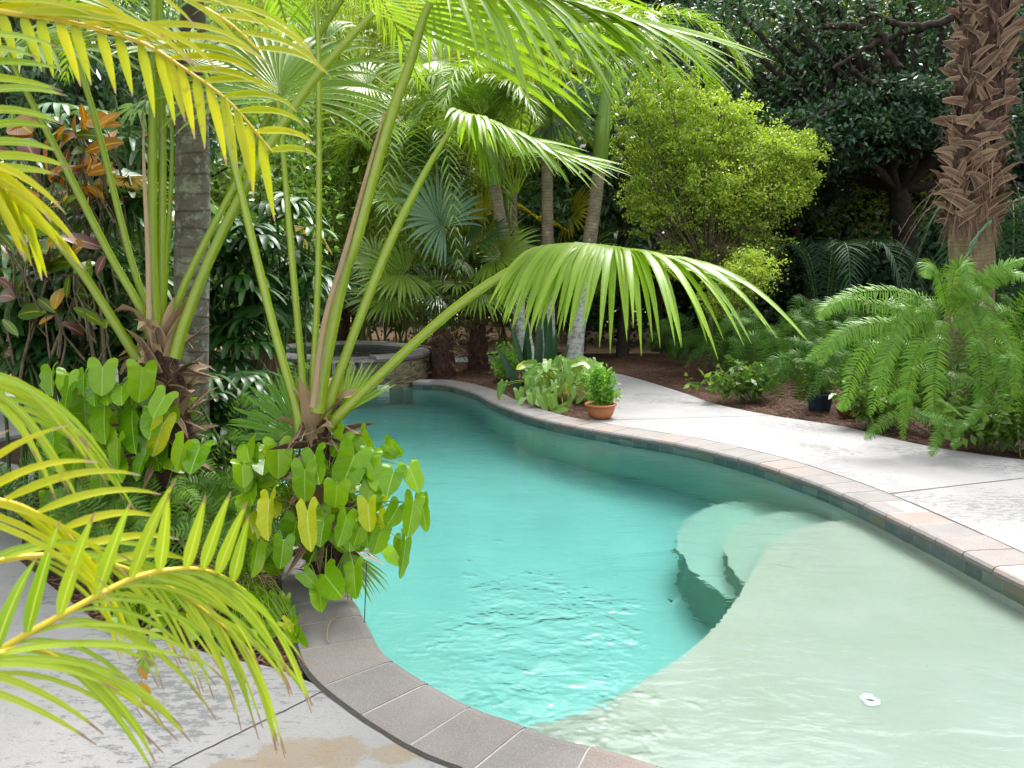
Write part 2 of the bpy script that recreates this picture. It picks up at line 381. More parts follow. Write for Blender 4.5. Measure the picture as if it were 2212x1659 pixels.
def coping_mat():
    m, nt, out = new_mat('coping_stone'); g = geo(nt)
    r = attr(nt, 'rnd').outputs['Fac']
    b0 = ramp(nt, r, [(0.0, (0.148, 0.139, 0.137)), (0.45, (0.179, 0.163, 0.156)), (0.7, (0.206, 0.161, 0.141)), (1.0, (0.243, 0.166, 0.135))]).outputs[0]
    col = mixc(nt, ramp(nt, noise(nt, 5, 4, 0.6, g).outputs['Fac'], [(0.35, (0, 0, 0)), (0.8, (0.8, 0.8, 0.8))]).outputs[0], b0, (0.23, 0.217, 0.212))
    s1 = ramp(nt, noise(nt, 260, 2, 0.6, g).outputs['Fac'], [(0.56, (0, 0, 0)), (0.66, (1, 1, 1))]).outputs[0]
    col = mixc(nt, math_(nt, 'MULTIPLY', s1, 0.6), col, (0.36, 0.335, 0.32))
    s2 = ramp(nt, noise(nt, 190, 3, 0.7, g).outputs['Fac'], [(0.36, (1, 1, 1)), (0.44, (0, 0, 0))]).outputs[0]
    col = mixc(nt, math_(nt, 'MULTIPLY', s2, 0.6), col, (0.08, 0.075, 0.075))
    p = nt.nodes.new('ShaderNodeBsdfPrincipled'); nt.links.new(col, p.inputs['Base Color']); p.inputs['Roughness'].default_value = 0.7
    b = nt.nodes.new('ShaderNodeBump'); b.inputs['Strength'].default_value = 0.6; b.inputs['Distance'].default_value = 0.004
    nt.links.new(noise(nt, 200, 4, 0.7, g).outputs['Fac'], b.inputs['Height']); nt.links.new(b.outputs[0], p.inputs['Normal'])
    nt.links.new(p.outputs[0], out.inputs[0]); return m
def tile_mat():
    m, nt, out = new_mat('slate_tiles'); a = attr(nt, 'luv')
    sep = nt.nodes.new('ShaderNodeSeparateXYZ'); nt.links.new(a.outputs['Vector'], sep.inputs[0])
    k = math_(nt, 'DIVIDE', sep.outputs[0], 0.15); fl = math_(nt, 'FLOOR', k); fr = math_(nt, 'FRACT', k)
    wn = nt.nodes.new('ShaderNodeTexWhiteNoise'); wn.noise_dimensions = '1D'; nt.links.new(fl, wn.inputs['W'])
    col = ramp(nt, wn.outputs['Value'], [(0.0, (0.05, 0.09, 0.10)), (0.25, (0.10, 0.13, 0.14)), (0.45, (0.17, 0.20, 0.19)), (0.62, (0.07, 0.12, 0.13)), (0.78, (0.20, 0.16, 0.10)), (0.9, (0.13, 0.17, 0.15))], 'CONSTANT').outputs[0]
    col = mixc(nt, ramp(nt, noise(nt, 22, 6, 0.7).outputs['Fac'], [(0.35, (0, 0, 0)), (0.75, (1, 1, 1))]).outputs[0], col, mixc(nt, 0.5, col, (0.25, 0.25, 0.22)))
    gr = math_(nt, 'LESS_THAN', fr, 0.035)
    col = mixc(nt, gr, col, (0.25, 0.26, 0.25))
    p = nt.nodes.new('ShaderNodeBsdfPrincipled'); nt.links.new(col, p.inputs['Base Color']); p.inputs['Roughness'].default_value = 0.35
    nt.links.new(p.outputs[0], out.inputs[0]); return m
def plaster_mat():
    m, nt, out = new_mat('pool_plaster'); g = geo(nt)
    col = ramp(nt, noise(nt, 1.6, 5, 0.65, g).outputs['Fac'], [(0.3, (0.328, 0.353, 0.286)), (0.7, (0.386, 0.399, 0.344))]).outputs[0]
    s = ramp(nt, noise(nt, 150, 3, 0.7, g).outputs['Fac'], [(0.30, (1, 1, 1)), (0.40, (0, 0, 0))]).outputs[0]
    col = mixc(nt, math_(nt, 'MULTIPLY', s, 0.35), col, (0.32, 0.34, 0.28))
    s3 = ramp(nt, noise(nt, 40, 1, 0.5, g).outputs['Fac'], [(0.79, (0, 0, 0)), (0.81, (1, 1, 1))]).outputs[0]
    col = mixc(nt, math_(nt, 'MULTIPLY', s3, 0.6), col, (0.2, 0.2, 0.15))
    p = nt.nodes.new('ShaderNodeBsdfPrincipled'); nt.links.new(col, p.inputs['Base Color']); p.inputs['Roughness'].default_value = 0.8
    nt.links.new(p.outputs[0], out.inputs[0]); return m
def basin_mat():
    return surf_mat('pale_basin_plaster', [(0.3, (0.39, 0.38, 0.35)), (0.7, (0.46, 0.44, 0.41))], 1.5, 0.8, 0.1, 90)
def water_mat(name='pool_water_surface', sig=(0.38, 0.010, 0.012), amp=1.0, patch=True):
    m, nt, out = new_mat(name); g = geo(nt)
    vec = scaled(nt, g, (1.0, 1.7, 1.0))
    n1 = noise(nt, 2.6, 3, 0.5, vec, 0.6).outputs['Fac']; n2 = noise(nt, 9.0, 3, 0.5, vec, 1.0).outputs['Fac']; n3 = noise(nt, 26, 2, 0.5, vec, 0.8).outputs['Fac']
    h = math_(nt, 'ADD', math_(nt, 'MULTIPLY', n1, 1.0), math_(nt, 'ADD', math_(nt, 'MULTIPLY', n2, 0.22), math_(nt, 'MULTIPLY', n3, 0.035)))
    if patch:                                   # ripples strengthened in this patch to catch glints of sky
        s = nt.nodes.new('ShaderNodeVectorMath'); s.operation = 'SUBTRACT'; nt.links.new(g, s.inputs[0]); s.inputs[1].default_value = (*G(1180, 1410, -0.13)[:2], -0.13)
        l = nt.nodes.new('ShaderNodeVectorMath'); l.operation = 'LENGTH'; nt.links.new(scaled(nt, s.outputs[0], (1 / 0.5, 1 / 1.1, 0)), l.inputs[0])
        k = ramp(nt, l.outputs['Value'], [(0.1, (0.25, 0.25, 0.25)), (1.0, (0.085, 0.085, 0.085))]); k.color_ramp.interpolation = 'EASE'
        sx = nt.nodes.new('ShaderNodeSeparateXYZ'); nt.links.new(g, sx.inputs[0])
        k2 = ramp(nt, math_(nt, 'ADD', l.outputs['Value'], math_(nt, 'MULTIPLY', math_(nt, 'SUBTRACT', noise(nt, 5, 3, 0.6, g).outputs['Fac'], 0.5), 2.4)), [(0.3, (1, 1, 1)), (1.1, (0, 0, 0))]); k2.color_ramp.interpolation = 'EASE'
        n5 = noise(nt, 5.2, 1, 0.4, scaled(nt, g, (1.0, 1.5, 1.0)), 0.8).outputs['Fac']
        h = math_(nt, 'ADD', math_(nt, 'MULTIPLY', h, k.outputs[0]), math_(nt, 'MULTIPLY', math_(nt, 'MULTIPLY', n5, 0.16), k2.outputs[0]))
    b = nt.nodes.new('ShaderNodeBump'); b.inputs['Strength'].default_value = 1.0; b.inputs['Distance'].default_value = 0.13 * amp
    nt.links.new(h, b.inputs['Height'])
    gl = nt.nodes.new('ShaderNodeBsdfGlossy'); gl.inputs['Roughness'].default_value = 0.03; nt.links.new(b.outputs[0], gl.inputs['Normal'])
    tr = nt.nodes.new('ShaderNodeBsdfRefraction'); tr.inputs['IOR'].default_value = 1.33; tr.inputs['Roughness'].default_value = 0.0; nt.links.new(b.outputs[0], tr.inputs['Normal'])
    fr = nt.nodes.new('ShaderNodeFresnel'); fr.inputs['IOR'].default_value = 1.33; nt.links.new(b.outputs[0], fr.inputs['Normal'])
    ms = nt.nodes.new('ShaderNodeMixShader'); nt.links.new(math_(nt, 'MULTIPLY', fr.outputs[0], 0.95), ms.inputs[0]); nt.links.new(tr.outputs[0], ms.inputs[1]); nt.links.new(gl.outputs[0], ms.inputs[2])
    nt.links.new(ms.outputs[0], out.inputs[0])
    # absorption: red goes first
    mx = max(sig); va = nt.nodes.new('ShaderNodeVolumeAbsorption'); va.inputs['Density'].default_value = mx
    va.inputs['Color'].default_value = (1 - sig[0] / mx, 1 - sig[1] / mx, 1 - sig[2] / mx, 1)
    nt.links.new(va.outputs[0], out.inputs['Volume']); return m
def trunk_mat(name, stops, ring=0.0, ringf=14, lichen=None, lich=(0.52, 0.6), rough=0.85, bump=0.5, stretch=(1, 1, 1)):
    m, nt, out = new_mat(name); g = geo(nt)
    col = ramp(nt, noise(nt, 7, 6, 0.65, scaled(nt, g, stretch)).outputs['Fac'], stops).outputs[0]
    h = noise(nt, 55, 5, 0.7, scaled(nt, g, stretch)).outputs['Fac']
    if lichen is not None:
        f = ramp(nt, noise(nt, 13, 6, 0.7, g).outputs['Fac'], [(lich[0], (0, 0, 0)), (lich[1], (1, 1, 1))]).outputs[0]; col = mixc(nt, f, col, lichen)
    if ring:
        a = attr(nt, 'luv'); sep = nt.nodes.new('ShaderNodeSeparateXYZ'); nt.links.new(a.outputs['Vector'], sep.inputs[0])
        u = math_(nt, 'ADD', math_(nt, 'MULTIPLY', sep.outputs[0], ringf), math_(nt, 'MULTIPLY', noise(nt, 3, 2, 0.5, g).outputs['Fac'], 1.2))
        k = ramp(nt, math_(nt, 'FRACT', u), [(0.0, (1, 1, 1)), (0.14, (0, 0, 0)), (0.9, (0, 0, 0)), (1.0, (1, 1, 1))]).outputs[0]
        col = mixc(nt, math_(nt, 'MULTIPLY', k, ring), col, (0.05, 0.04, 0.03)); h = math_(nt, 'SUBTRACT', h, k)
    p = nt.nodes.new('ShaderNodeBsdfPrincipled'); nt.links.new(col, p.inputs['Base Color']); p.inputs['Roughness'].default_value = rough
    b = nt.nodes.new('ShaderNodeBump'); b.inputs['Strength'].default_value = bump; b.inputs['Distance'].default_value = 0.012
    nt.links.new(h, b.inputs['Height']); nt.links.new(b.outputs[0], p.inputs['Normal']); nt.links.new(p.outputs[0], out.inputs[0]); return m

M = {}
M['concrete'] = concrete_mat(); M['coping'] = coping_mat(); M['tile'] = tile_mat(); M['plaster'] = plaster_mat(); M['water'] = water_mat(); M['basin'] = basin_mat()
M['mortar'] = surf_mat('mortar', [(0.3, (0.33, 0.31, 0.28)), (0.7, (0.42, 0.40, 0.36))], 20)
M['joint'] = surf_mat('dark_joint', [(0.3, (0.03, 0.028, 0.026)), (0.7, (0.06, 0.055, 0.05))], 30)
M['soil'] = surf_mat('mulch_soil', [(0.3, (0.028, 0.016, 0.011)), (0.5, (0.075, 0.038, 0.026)), (0.7, (0.14, 0.075, 0.05))], 28, 0.95, 1.0, 90, dist=0.03)
M['straw'] = leaf_mat('pine_straw', (0.07, 0.03, 0.018), (0.24, 0.12, 0.07), trans=0.0, rough=0.7)
M['lawn'] = surf_mat('brown_leaf_litter', [(0.3, (0.28, 0.16, 0.10)), (0.6, (0.46, 0.30, 0.21)), (0.8, (0.30, 0.30, 0.12))], 3.5, 0.95, 0.8, 60)
M['white'] = surf_mat('white_plastic', [(0.3, (0.75, 0.76, 0.76)), (0.7, (0.8, 0.8, 0.8))], 5, 0.35, 0.05)
M['dark'] = surf_mat('dark_opening', [(0.3, (0.02, 0.03, 0.03)), (0.7, (0.03, 0.04, 0.04))], 5, 0.6, 0.05)
M['terracotta'] = surf_mat('terracotta', [(0.3, (0.42, 0.15, 0.065)), (0.7, (0.52, 0.2, 0.09))], 5, 0.55, 0.15, 90)
M['bluepot'] = surf_mat('dark_blue_plastic', [(0.3, (0.018, 0.03, 0.055)), (0.7, (0.028, 0.045, 0.075))], 5, 0.45, 0.08, 90)
M['glazed'] = surf_mat('brown_green_glaze', [(0.35, (0.16, 0.12, 0.02)), (0.65, (0.16, 0.055, 0.02))], 6, 0.3, 0.1, 90)
M['rock'] = surf_mat('mossy_rock', [(0.3, (0.10, 0.08, 0.03)), (0.5, (0.33, 0.27, 0.10)), (0.7, (0.42, 0.36, 0.22))], 14, 0.9, 1.0, 40, dist=0.03)
M['greyrock'] = surf_mat('grey_rock', [(0.3, (0.10, 0.09, 0.08)), (0.7, (0.26, 0.24, 0.22))], 8, 0.9, 0.8, 40, dist=0.02)
M['oldwood'] = surf_mat('weathered_wood', [(0.3, (0.09, 0.075, 0.06)), (0.7, (0.20, 0.17, 0.14))], 6, 0.9, 0.5, 40, stretch=(1, 1, 6))
M['ledger'] = surf_mat('stacked_stone', [(0.3, (0.12, 0.12, 0.09)), (0.5, (0.30, 0.28, 0.20)), (0.7, (0.45, 0.38, 0.25))], 9, 0.6, 0.8, 50, stretch=(1, 1, 3), use_rnd=[(0, (0.35, 0.4, 0.38)), (0.5, (0.9, 0.85, 0.7)), (1, (1.1, 0.75, 0.5))])

M['petiole'] = leaf_mat('green_leaf_stalk', (0.21, 0.34, 0.006), (0.34, 0.47, 0.015), trans=0.2, rough=0.4, spec=0.3, vein=(0.40, 0.50, 0.12), vein_w=0.62, blotch=0.25)  # paler middle band paints in the light facet of a ridge
M['petiole_dark'] = leaf_mat('dark_leaf_stalk', (0.05, 0.10, 0.02), (0.12, 0.2, 0.04), trans=0.1, rough=0.45)
M['petiole_yellow'] = leaf_mat('yellow_leaf_stalk', (0.62, 0.5, 0.03), (0.75, 0.6, 0.08), trans=0.25, rough=0.4)
M['husk'] = leaf_mat('dry_tan_husk', (0.24, 0.15, 0.075), (0.52, 0.39, 0.23), trans=0.1, rough=0.7, tcol=(1, 0.8, 0.6))
M['boot'] = leaf_mat('old_leaf_boot', (0.07, 0.038, 0.022), (0.27, 0.165, 0.105), trans=0.0, rough=0.85, edge=(0.36, 0.25, 0.17), blotch=0.5, vein=(0.08, 0.04, 0.02), vein_w=0.15)
M['fibre'] = surf_mat('brown_fibre', [(0.3, (0.03, 0.016, 0.011)), (0.6, (0.12, 0.065, 0.045)), (0.8, (0.22, 0.13, 0.09))], 30, 0.95, 1.0, 80, stretch=(1, 1, 0.5), dist=0.03)
M['fan'] = leaf_mat('fan_leaf', (0.15, 0.29, 0.008), (0.31, 0.48, 0.015), trans=0.42, rough=0.30, tip=(0.55, 0.36, 0.2), tip_at=1.0, base=(0.36, 0.5, 0.08), vein=(0.3, 0.45, 0.08), vein_w=0.12, spec=0.6)
M['fan_dark'] = leaf_mat('dark_fan_leaf', (0.02, 0.06, 0.015), (0.05, 0.12, 0.025), trans=0.3, rough=0.28, spec=0.6, tip=(0.25, 0.18, 0.08), tip_at=0.99)
M['fan_blue'] = leaf_mat('blue_green_fan_leaf', (0.08, 0.18, 0.10), (0.20, 0.33, 0.18), trans=0.3, rough=0.3, spec=0.6, tip=(0.4, 0.3, 0.15), tip_at=0.99)
M['fan_mid'] = leaf_mat('mid_fan_leaf', (0.12, 0.24, 0.02), (0.28, 0.42, 0.05), trans=0.38, rough=0.3, spec=0.6, tip=(0.45, 0.33, 0.12), tip_at=0.98)
M['fan_yellow'] = leaf_mat('yellowing_fan_leaf', (0.30, 0.34, 0.02), (0.55, 0.42, 0.03), trans=0.42, rough=0.35, tip=(0.4, 0.25, 0.1), tip_at=0.95)
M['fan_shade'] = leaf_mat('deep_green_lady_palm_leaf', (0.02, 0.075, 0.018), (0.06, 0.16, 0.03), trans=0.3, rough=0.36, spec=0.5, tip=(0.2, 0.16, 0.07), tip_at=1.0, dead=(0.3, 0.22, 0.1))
M['areca'] = leaf_mat('yellow_feather_leaf', (0.34, 0.43, 0.010), (0.56, 0.54, 0.010), trans=0.5, rough=0.36, tip=(0.42, 0.32, 0.26), tip_at=0.94, tcol=(1.2, 1.12, 0.35), blotch=0.5)
M['areca_green'] = leaf_mat('lime_feather_leaf', (0.20, 0.37, 0.02), (0.42, 0.51, 0.03), trans=0.42, rough=0.32, tip=(0.28, 0.18, 0.14), tip_at=0.92, vein=(0.5, 0.6, 0.12), vein_w=0.15, tcol=(1.2, 1.1, 0.4))
M['feather'] = leaf_mat('green_feather_leaf', (0.11, 0.24, 0.02), (0.28, 0.44, 0.04), trans=0.4, rough=0.32, spec=0.6, tip=(0.4, 0.35, 0.1), tip_at=1.0)
M['feather_dark'] = leaf_mat('dark_feather_leaf', (0.01, 0.035, 0.015), (0.03, 0.08, 0.035), trans=0.2, rough=0.6, spec=0.15)
M['philo'] = leaf_mat('glossy_arrow_leaf', (0.055, 0.22, 0.004), (0.30, 0.50, 0.008), trans=0.28, rough=0.24, spec=0.4, vein=(0.34, 0.52, 0.09), vein_w=0.05, veins=((0.20, 0.42, 0.04), 1.9, 0.28, 0.3), blotch=0.35)
M['philo_y'] = leaf_mat('yellow_arrow_leaf', (0.42, 0.50, 0.008), (0.58, 0.60, 0.015), trans=0.36, rough=0.25, spec=0.4, vein=(0.6, 0.66, 0.2), vein_w=0.075, veins=((0.3, 0.45, 0.02), 1.9, 0.28, 0.35), blotch=0.5)
M['philo_v'] = leaf_mat('mottled_arrow_leaf', (0.10, 0.28, 0.03), (0.30, 0.50, 0.08), trans=0.33, rough=0.3, spec=0.6, vein=(0.36, 0.5, 0.16), vein_w=0.08, veins=((0.34, 0.48, 0.18), 3.6, 0.28, 0.6))
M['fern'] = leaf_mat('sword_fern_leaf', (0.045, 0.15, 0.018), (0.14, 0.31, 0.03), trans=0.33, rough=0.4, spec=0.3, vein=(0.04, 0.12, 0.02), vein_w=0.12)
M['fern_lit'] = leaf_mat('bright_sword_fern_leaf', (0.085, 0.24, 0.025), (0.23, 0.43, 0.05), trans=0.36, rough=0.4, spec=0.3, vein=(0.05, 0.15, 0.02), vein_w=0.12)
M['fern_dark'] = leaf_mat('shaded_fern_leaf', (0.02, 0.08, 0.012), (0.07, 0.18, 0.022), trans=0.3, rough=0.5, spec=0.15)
M['fern_dead'] = leaf_mat('yellow_fern_leaf', (0.5, 0.36, 0.03), (0.42, 0.22, 0.04), trans=0.3, rough=0.6, blotch=0.8)
M['rachis'] = leaf_mat('fern_midrib', (0.10, 0.09, 0.02), (0.16, 0.14, 0.03), trans=0.0, rough=0.6)
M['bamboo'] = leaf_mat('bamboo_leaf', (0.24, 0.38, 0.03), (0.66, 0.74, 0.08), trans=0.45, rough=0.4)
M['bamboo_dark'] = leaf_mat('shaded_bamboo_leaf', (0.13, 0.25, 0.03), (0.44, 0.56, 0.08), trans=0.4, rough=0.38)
M['culm'] = surf_mat('bamboo_culm', [(0.3, (0.10, 0.15, 0.03)), (0.7, (0.22, 0.26, 0.07))], 5, 0.4, 0.1)
M['fan_low'] = leaf_mat('low_fan_leaf', (0.06, 0.18, 0.015), (0.14, 0.30, 0.025), trans=0.35, rough=0.5, spec=0.3, vein=(0.2, 0.4, 0.05), vein_w=0.12)
M['far_leaf'] = leaf_mat('far_sunlit_leaf', (0.12, 0.22, 0.025), (0.42, 0.52, 0.07), trans=0.45, rough=0.5, spec=0.3)
M['lime_shrub'] = leaf_mat('lime_shrub_leaf', (0.20, 0.32, 0.04), (0.55, 0.70, 0.09), trans=0.42, rough=0.42, tcol=(1.1, 1.1, 0.6))
M['shrub'] = leaf_mat('mid_green_leaf', (0.05, 0.13, 0.02), (0.20, 0.33, 0.05), trans=0.35, rough=0.33, spec=0.6)
M['silver'] = leaf_mat('glossy_grey_green_leaf', (0.04, 0.11, 0.04), (0.15, 0.26, 0.12), trans=0.3, rough=0.3, spec=0.7)
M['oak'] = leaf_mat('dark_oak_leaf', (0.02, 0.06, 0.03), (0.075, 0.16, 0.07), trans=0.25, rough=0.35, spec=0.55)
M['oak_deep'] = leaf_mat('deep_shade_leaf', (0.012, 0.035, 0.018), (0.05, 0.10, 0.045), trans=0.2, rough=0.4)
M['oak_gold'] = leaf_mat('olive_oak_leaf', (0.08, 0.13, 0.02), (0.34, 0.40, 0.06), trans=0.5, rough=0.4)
M['herb'] = leaf_mat('herb_leaf', (0.14, 0.36, 0.035), (0.30, 0.56, 0.08), trans=0.4, rough=0.4)
M['snake'] = leaf_mat('dark_sword_leaf', (0.012, 0.045, 0.018), (0.03, 0.09, 0.035), trans=0.08, rough=0.35, veins=((0.04, 0.10, 0.05), 4.0, 0.1, 0.6))
M['croton'] = leaf_mat('orange_croton_leaf', (0.30, 0.09, 0.01), (0.50, 0.20, 0.015), trans=0.3, rough=0.3, vein=(0.7, 0.5, 0.03), vein_w=0.12, veins=((0.62, 0.40, 0.03), 3.8, 0.35, 0.9))
M['croton_g'] = leaf_mat('green_croton_leaf', (0.03, 0.11, 0.015), (0.10, 0.22, 0.02), trans=0.25, rough=0.3, vein=(0.45, 0.45, 0.04), vein_w=0.12, veins=((0.40, 0.38, 0.04), 3.8, 0.35, 0.8))
M['croton_r'] = leaf_mat('purple_croton_leaf', (0.06, 0.02, 0.025), (0.12, 0.04, 0.04), trans=0.15, rough=0.3, vein=(0.5, 0.25, 0.2), vein_w=0.12, veins=((0.45, 0.22, 0.18), 3.8, 0.35, 0.8))
M['croton_y'] = leaf_mat('golden_croton_leaf', (0.62, 0.42, 0.02), (0.6, 0.35, 0.02), trans=0.35, rough=0.35, vein=(0.75, 0.6, 0.1), vein_w=0.12)
M['grey_trunk'] = trunk_mat('lichen_grey_bark', [(0.3, (0.09, 0.075, 0.06)), (0.7, (0.20, 0.175, 0.14))], 0.5, 9, (0.27, 0.28, 0.22), (0.5, 0.60))
M['white_trunk'] = trunk_mat('pale_lichen_bark', [(0.3, (0.20, 0.18, 0.14)), (0.7, (0.38, 0.36, 0.31))], 0.35, 12, (0.50, 0.54, 0.50), (0.42, 0.5))
M['ring_trunk'] = trunk_mat('ringed_brown_bark', [(0.3, (0.14, 0.11, 0.06)), (0.7, (0.30, 0.25, 0.16))], 0.75, 20, (0.40, 0.42, 0.34), (0.6, 0.68))
M['crownshaft'] = leaf_mat('green_crownshaft', (0.13, 0.24, 0.03), (0.22, 0.34, 0.05), trans=0.0, rough=0.3)
M['crownshaft_dark'] = leaf_mat('dark_crownshaft', (0.035, 0.02, 0.015), (0.06, 0.04, 0.02), trans=0.0, rough=0.4)
M['sabal_smooth'] = trunk_mat('smooth_palm_bark', [(0.3, (0.13, 0.09, 0.045)), (0.7, (0.27, 0.21, 0.11))], 0.4, 26, (0.28, 0.27, 0.13), (0.55, 0.65), stretch=(3, 3, 1))
M['bark'] = surf_mat('dark_bark', [(0.3, (0.02, 0.015, 0.012)), (0.7, (0.06, 0.045, 0.035))], 12, 0.95, 1.0, 40)
M['twig'] = surf_mat('brown_twig', [(0.3, (0.10, 0.075, 0.045)), (0.7, (0.22, 0.18, 0.12))], 12, 0.9, 0.3, 60)
M['moss'] = leaf_mat('green_vine', (0.14, 0.28, 0.13), (0.3, 0.42, 0.25), trans=0.2, rough=0.6)

# ================================================================== SETTING
near = [(0.36, 2.41), (0.13, 2.51), (0.0, 2.6), (-.12, 2.67), (-.34, 2.87), (-.54, 3.1), (-.65, 3.34), (-.73, 3.53), (-.83, 3.76), (-.92, 4.04)]
back = [(-1.05, 4.5), (-1.35, 5.1), (-1.9, 5.75), (-2.6, 6.5), (-3.3, 7.4), (-3.8, 8.4), (-4.05, 9.4), (-4.0, 10.4), (-3.75, 11.3)]
far = [(-1.47, 11.28), (-1.02, 11.14), (-.71, 10.7), (-.47, 10.21), (-.3, 9.66), (-.06, 9.1), (.25, 8.5), (.64, 8.01), (1.02, 7.64), (1.41, 7.30), (1.65, 7.05), (2.02, 6.5), (2.25, 5.98), (2.42, 5.42), (2.55, 4.7), (2.63, 4.08), (2.68, 3.7)]
right = [(2.68, 3.2), (2.55, 2.65), (2.2, 2.2), (1.7, 1.98), (1.2, 2.0), (0.75, 2.2)]
edge = curve([V(*p) for p in far + right + near + back], 1400)
ln = np.concatenate([[0], np.cumsum(np.linalg.norm(np.diff(edge, axis=0), axis=1))]); TOT = ln[-1]
def E_at(s): return np.stack([np.interp(s, ln, edge[:, 0]), np.interp(s, ln, edge[:, 1])], -1)
def E_nrm(s):
    t = unit(E_at(np.asarray(s) + 0.05) - E_at(np.asarray(s) - 0.05)); return np.stack([-t[..., 1], t[..., 0]], -1)   # outward
s_all = np.linspace(0.0, TOT, 420)
E0 = E_at(s_all); En = E_nrm(np.clip(s_all, 0.06, TOT - 0.06))
if np.dot(En[150], E0[150] - V(0, 6)) < 0: SGN = -1
else: SGN = 1
def off(d): return E0 + En * d * SGN
OUTL = off(0.03)       # basin wall line under the nosing
closed = [tuple(p) for p in OUTL] + [(-2.6, 11.9)]
holeg = [tuple(p) for p in off(0.16)] + [(-2.6, 12.0)]
# ground sheet with the pool cut out
g = prism('ground', [(-60, -20), (60, -20), (60, 90), (-60, 90)], -0.05, -0.035, M['soil'], holes=[holeg], side=False); tag(g, kind='structure')
g2 = prism('clearing', [(-14, 15.6), (3, 15.6), (6, 34), (-16, 34)], -0.05, -0.022, M['lawn'], side=False); tag(g2, kind='structure')

# concrete decks
copo = off(0.335)
def seg(i0, i1, arr): return [tuple(p) for p in arr[i0:i1]]
def near_idx(p): return int(np.argmin(np.linalg.norm(copo - V(*p), axis=1)))
iR = near_idx((2.99, 4.34)); i0 = near_idx((-0.45, 10.9)); iN = near_idx((-0.67, 2.86))
d_right = [(4.42, 6.52), (4.03, 6.87), (3.84, 7.12), (3.66, 7.5), (3.47, 8.0), (2.95, 8.6), (2.5, 9.4), (2.3, 10.29), (1.88, 11.78), (1.61, 12.4), (1.1, 13.4), (0.2, 14.6), (-1.1, 15.3), (-3.2, 15.6), (-5.2, 15.2), (-7.4, 13.5), (-8.2, 11.0), (-7.4, 8.6), (-5.6, 7.2), (-4.9, 7.6), (-4.75, 9.2), (-4.6, 10.9), (-4.3, 12.2), (-3.6, 13.6), (-2.2, 14.05), (-1.0, 13.9), (0.3, 13.4), (0.9, 12.6), (1.2, 11.4), (1.22, 9.9), (1.12, 8.9)]
# island bed: from the pot back between the pool and the walk
i_isl = near_idx((1.0, 8.42))
right_poly = curve([V(*p) for p in [(9, 0.4), (8.6, 3.2), (6.8, 5.2), (5.3, 6.0)] + d_right], 150).tolist()
rp = [tuple(p) for p in right_poly] + [tuple(p) for p in copo[i_isl:iN + 1]]
bed_edge = [(-0.96, 2.96), (-1.25, 3.07), (-1.49, 3.18), (-1.81, 3.34), (-1.96, 3.42), (-2.77, 4.16), (-3.31, 5.11), (-3.9, 6.2), (-5.2, 6.9), (-7.5, 7.5), (-10, 8)]
rp += [(p[0], p[1]) for p in bed_edge] + [(-10, -4), (9, -4)]
deck = prism('pool_deck', rp, -0.12, 0.0, M['concrete']); tag(deck, kind='structure')
# score lines in the concrete: thin dark grooves laid as raised sheets just over the slab
gm = MB()
def groove(a, b, wd=0.004, wav=0.0, n=24):
    P = curve([V(a[0], a[1], 0.0025), V((a[0] + b[0]) / 2 + rng.normal(0, 0.01), (a[1] + b[1]) / 2, 0.0025), V(b[0], b[1], 0.0025)], n)
    P[:, :2] += rng.normal(0, wav, (n, 2)); P[:, 2] = 0.0025
    t = unit(np.gradient(P, axis=0)); s = np.cross(t, V(0, 0, 1)); v = np.stack([P - s * wd, P + s * wd], 1).reshape(-1, 3)
    i = np.arange(n - 1) * 2; gm.add(v, np.stack([i, i + 2, i + 3, i + 1], -1))
groove((-0.67, 2.85), G(370, 1656)[:2], 0.0025, 0.002); groove(G(1908, 1068)[:2], G(2212, 1033)[:2], 0.005, 0.001)
groove(G(2212, 1033)[:2], (6.2, 5.0), 0.005, 0.001)
groove(G(1335, 907)[:2], (2.9, 8.6), 0.004, 0.0); groove(G(370, 1656)[:2], (-2, 1.2), 0.0025, 0.002)
tag(gm.build('deck_joint', M['joint']), kind='structure')

# ---------------------------------------------------------------- pool
pool = empty('swimming_pool', (0.6, 6.5, 0), 'freeform turquoise swimming pool edged with pinkish grey stone coping', 'swimming pool')
wall = MB()
def ringwall(mb, L2d, z0, z1, s, mi=0):
    n = len(L2d); v = np.zeros((n, 2, 3)); v[:, 0, :2] = L2d; v[:, 1, :2] = L2d; v[:, 0, 2] = z0; v[:, 1, 2] = z1
    i = np.arange(n - 1) * 2; q = np.stack([i, i + 2, i + 3, i + 1], -1); uv = np.zeros((n, 2, 2)); uv[:, :, 0] = s[:, None]; uv[:, 0, 1] = z0; uv[:, 1, 1] = z1
    mb.add(v, q, uv, 0.5, mi)
ringwall(wall, OUTL, -1.42, -0.215, s_all)
M['basin_wall'] = surf_mat('shade_offset_wall_plaster', [(0.3, (0.58, 0.58, 0.52)), (0.7, (0.66, 0.65, 0.60))], 1.5, 0.8, 0.1, 90)  # wall plaster paler than the floor to offset shade along the wall
wall.build('basin_wall', M['basin_wall'], pool)
tl = MB(); ringwall(tl, off(0.024), -0.215, -0.055, s_all); tl.build('waterline_tiles', M['tile'], pool)
prism('basin_floor', closed, -1.6, -1.4, M['basin'], pool, side=False)
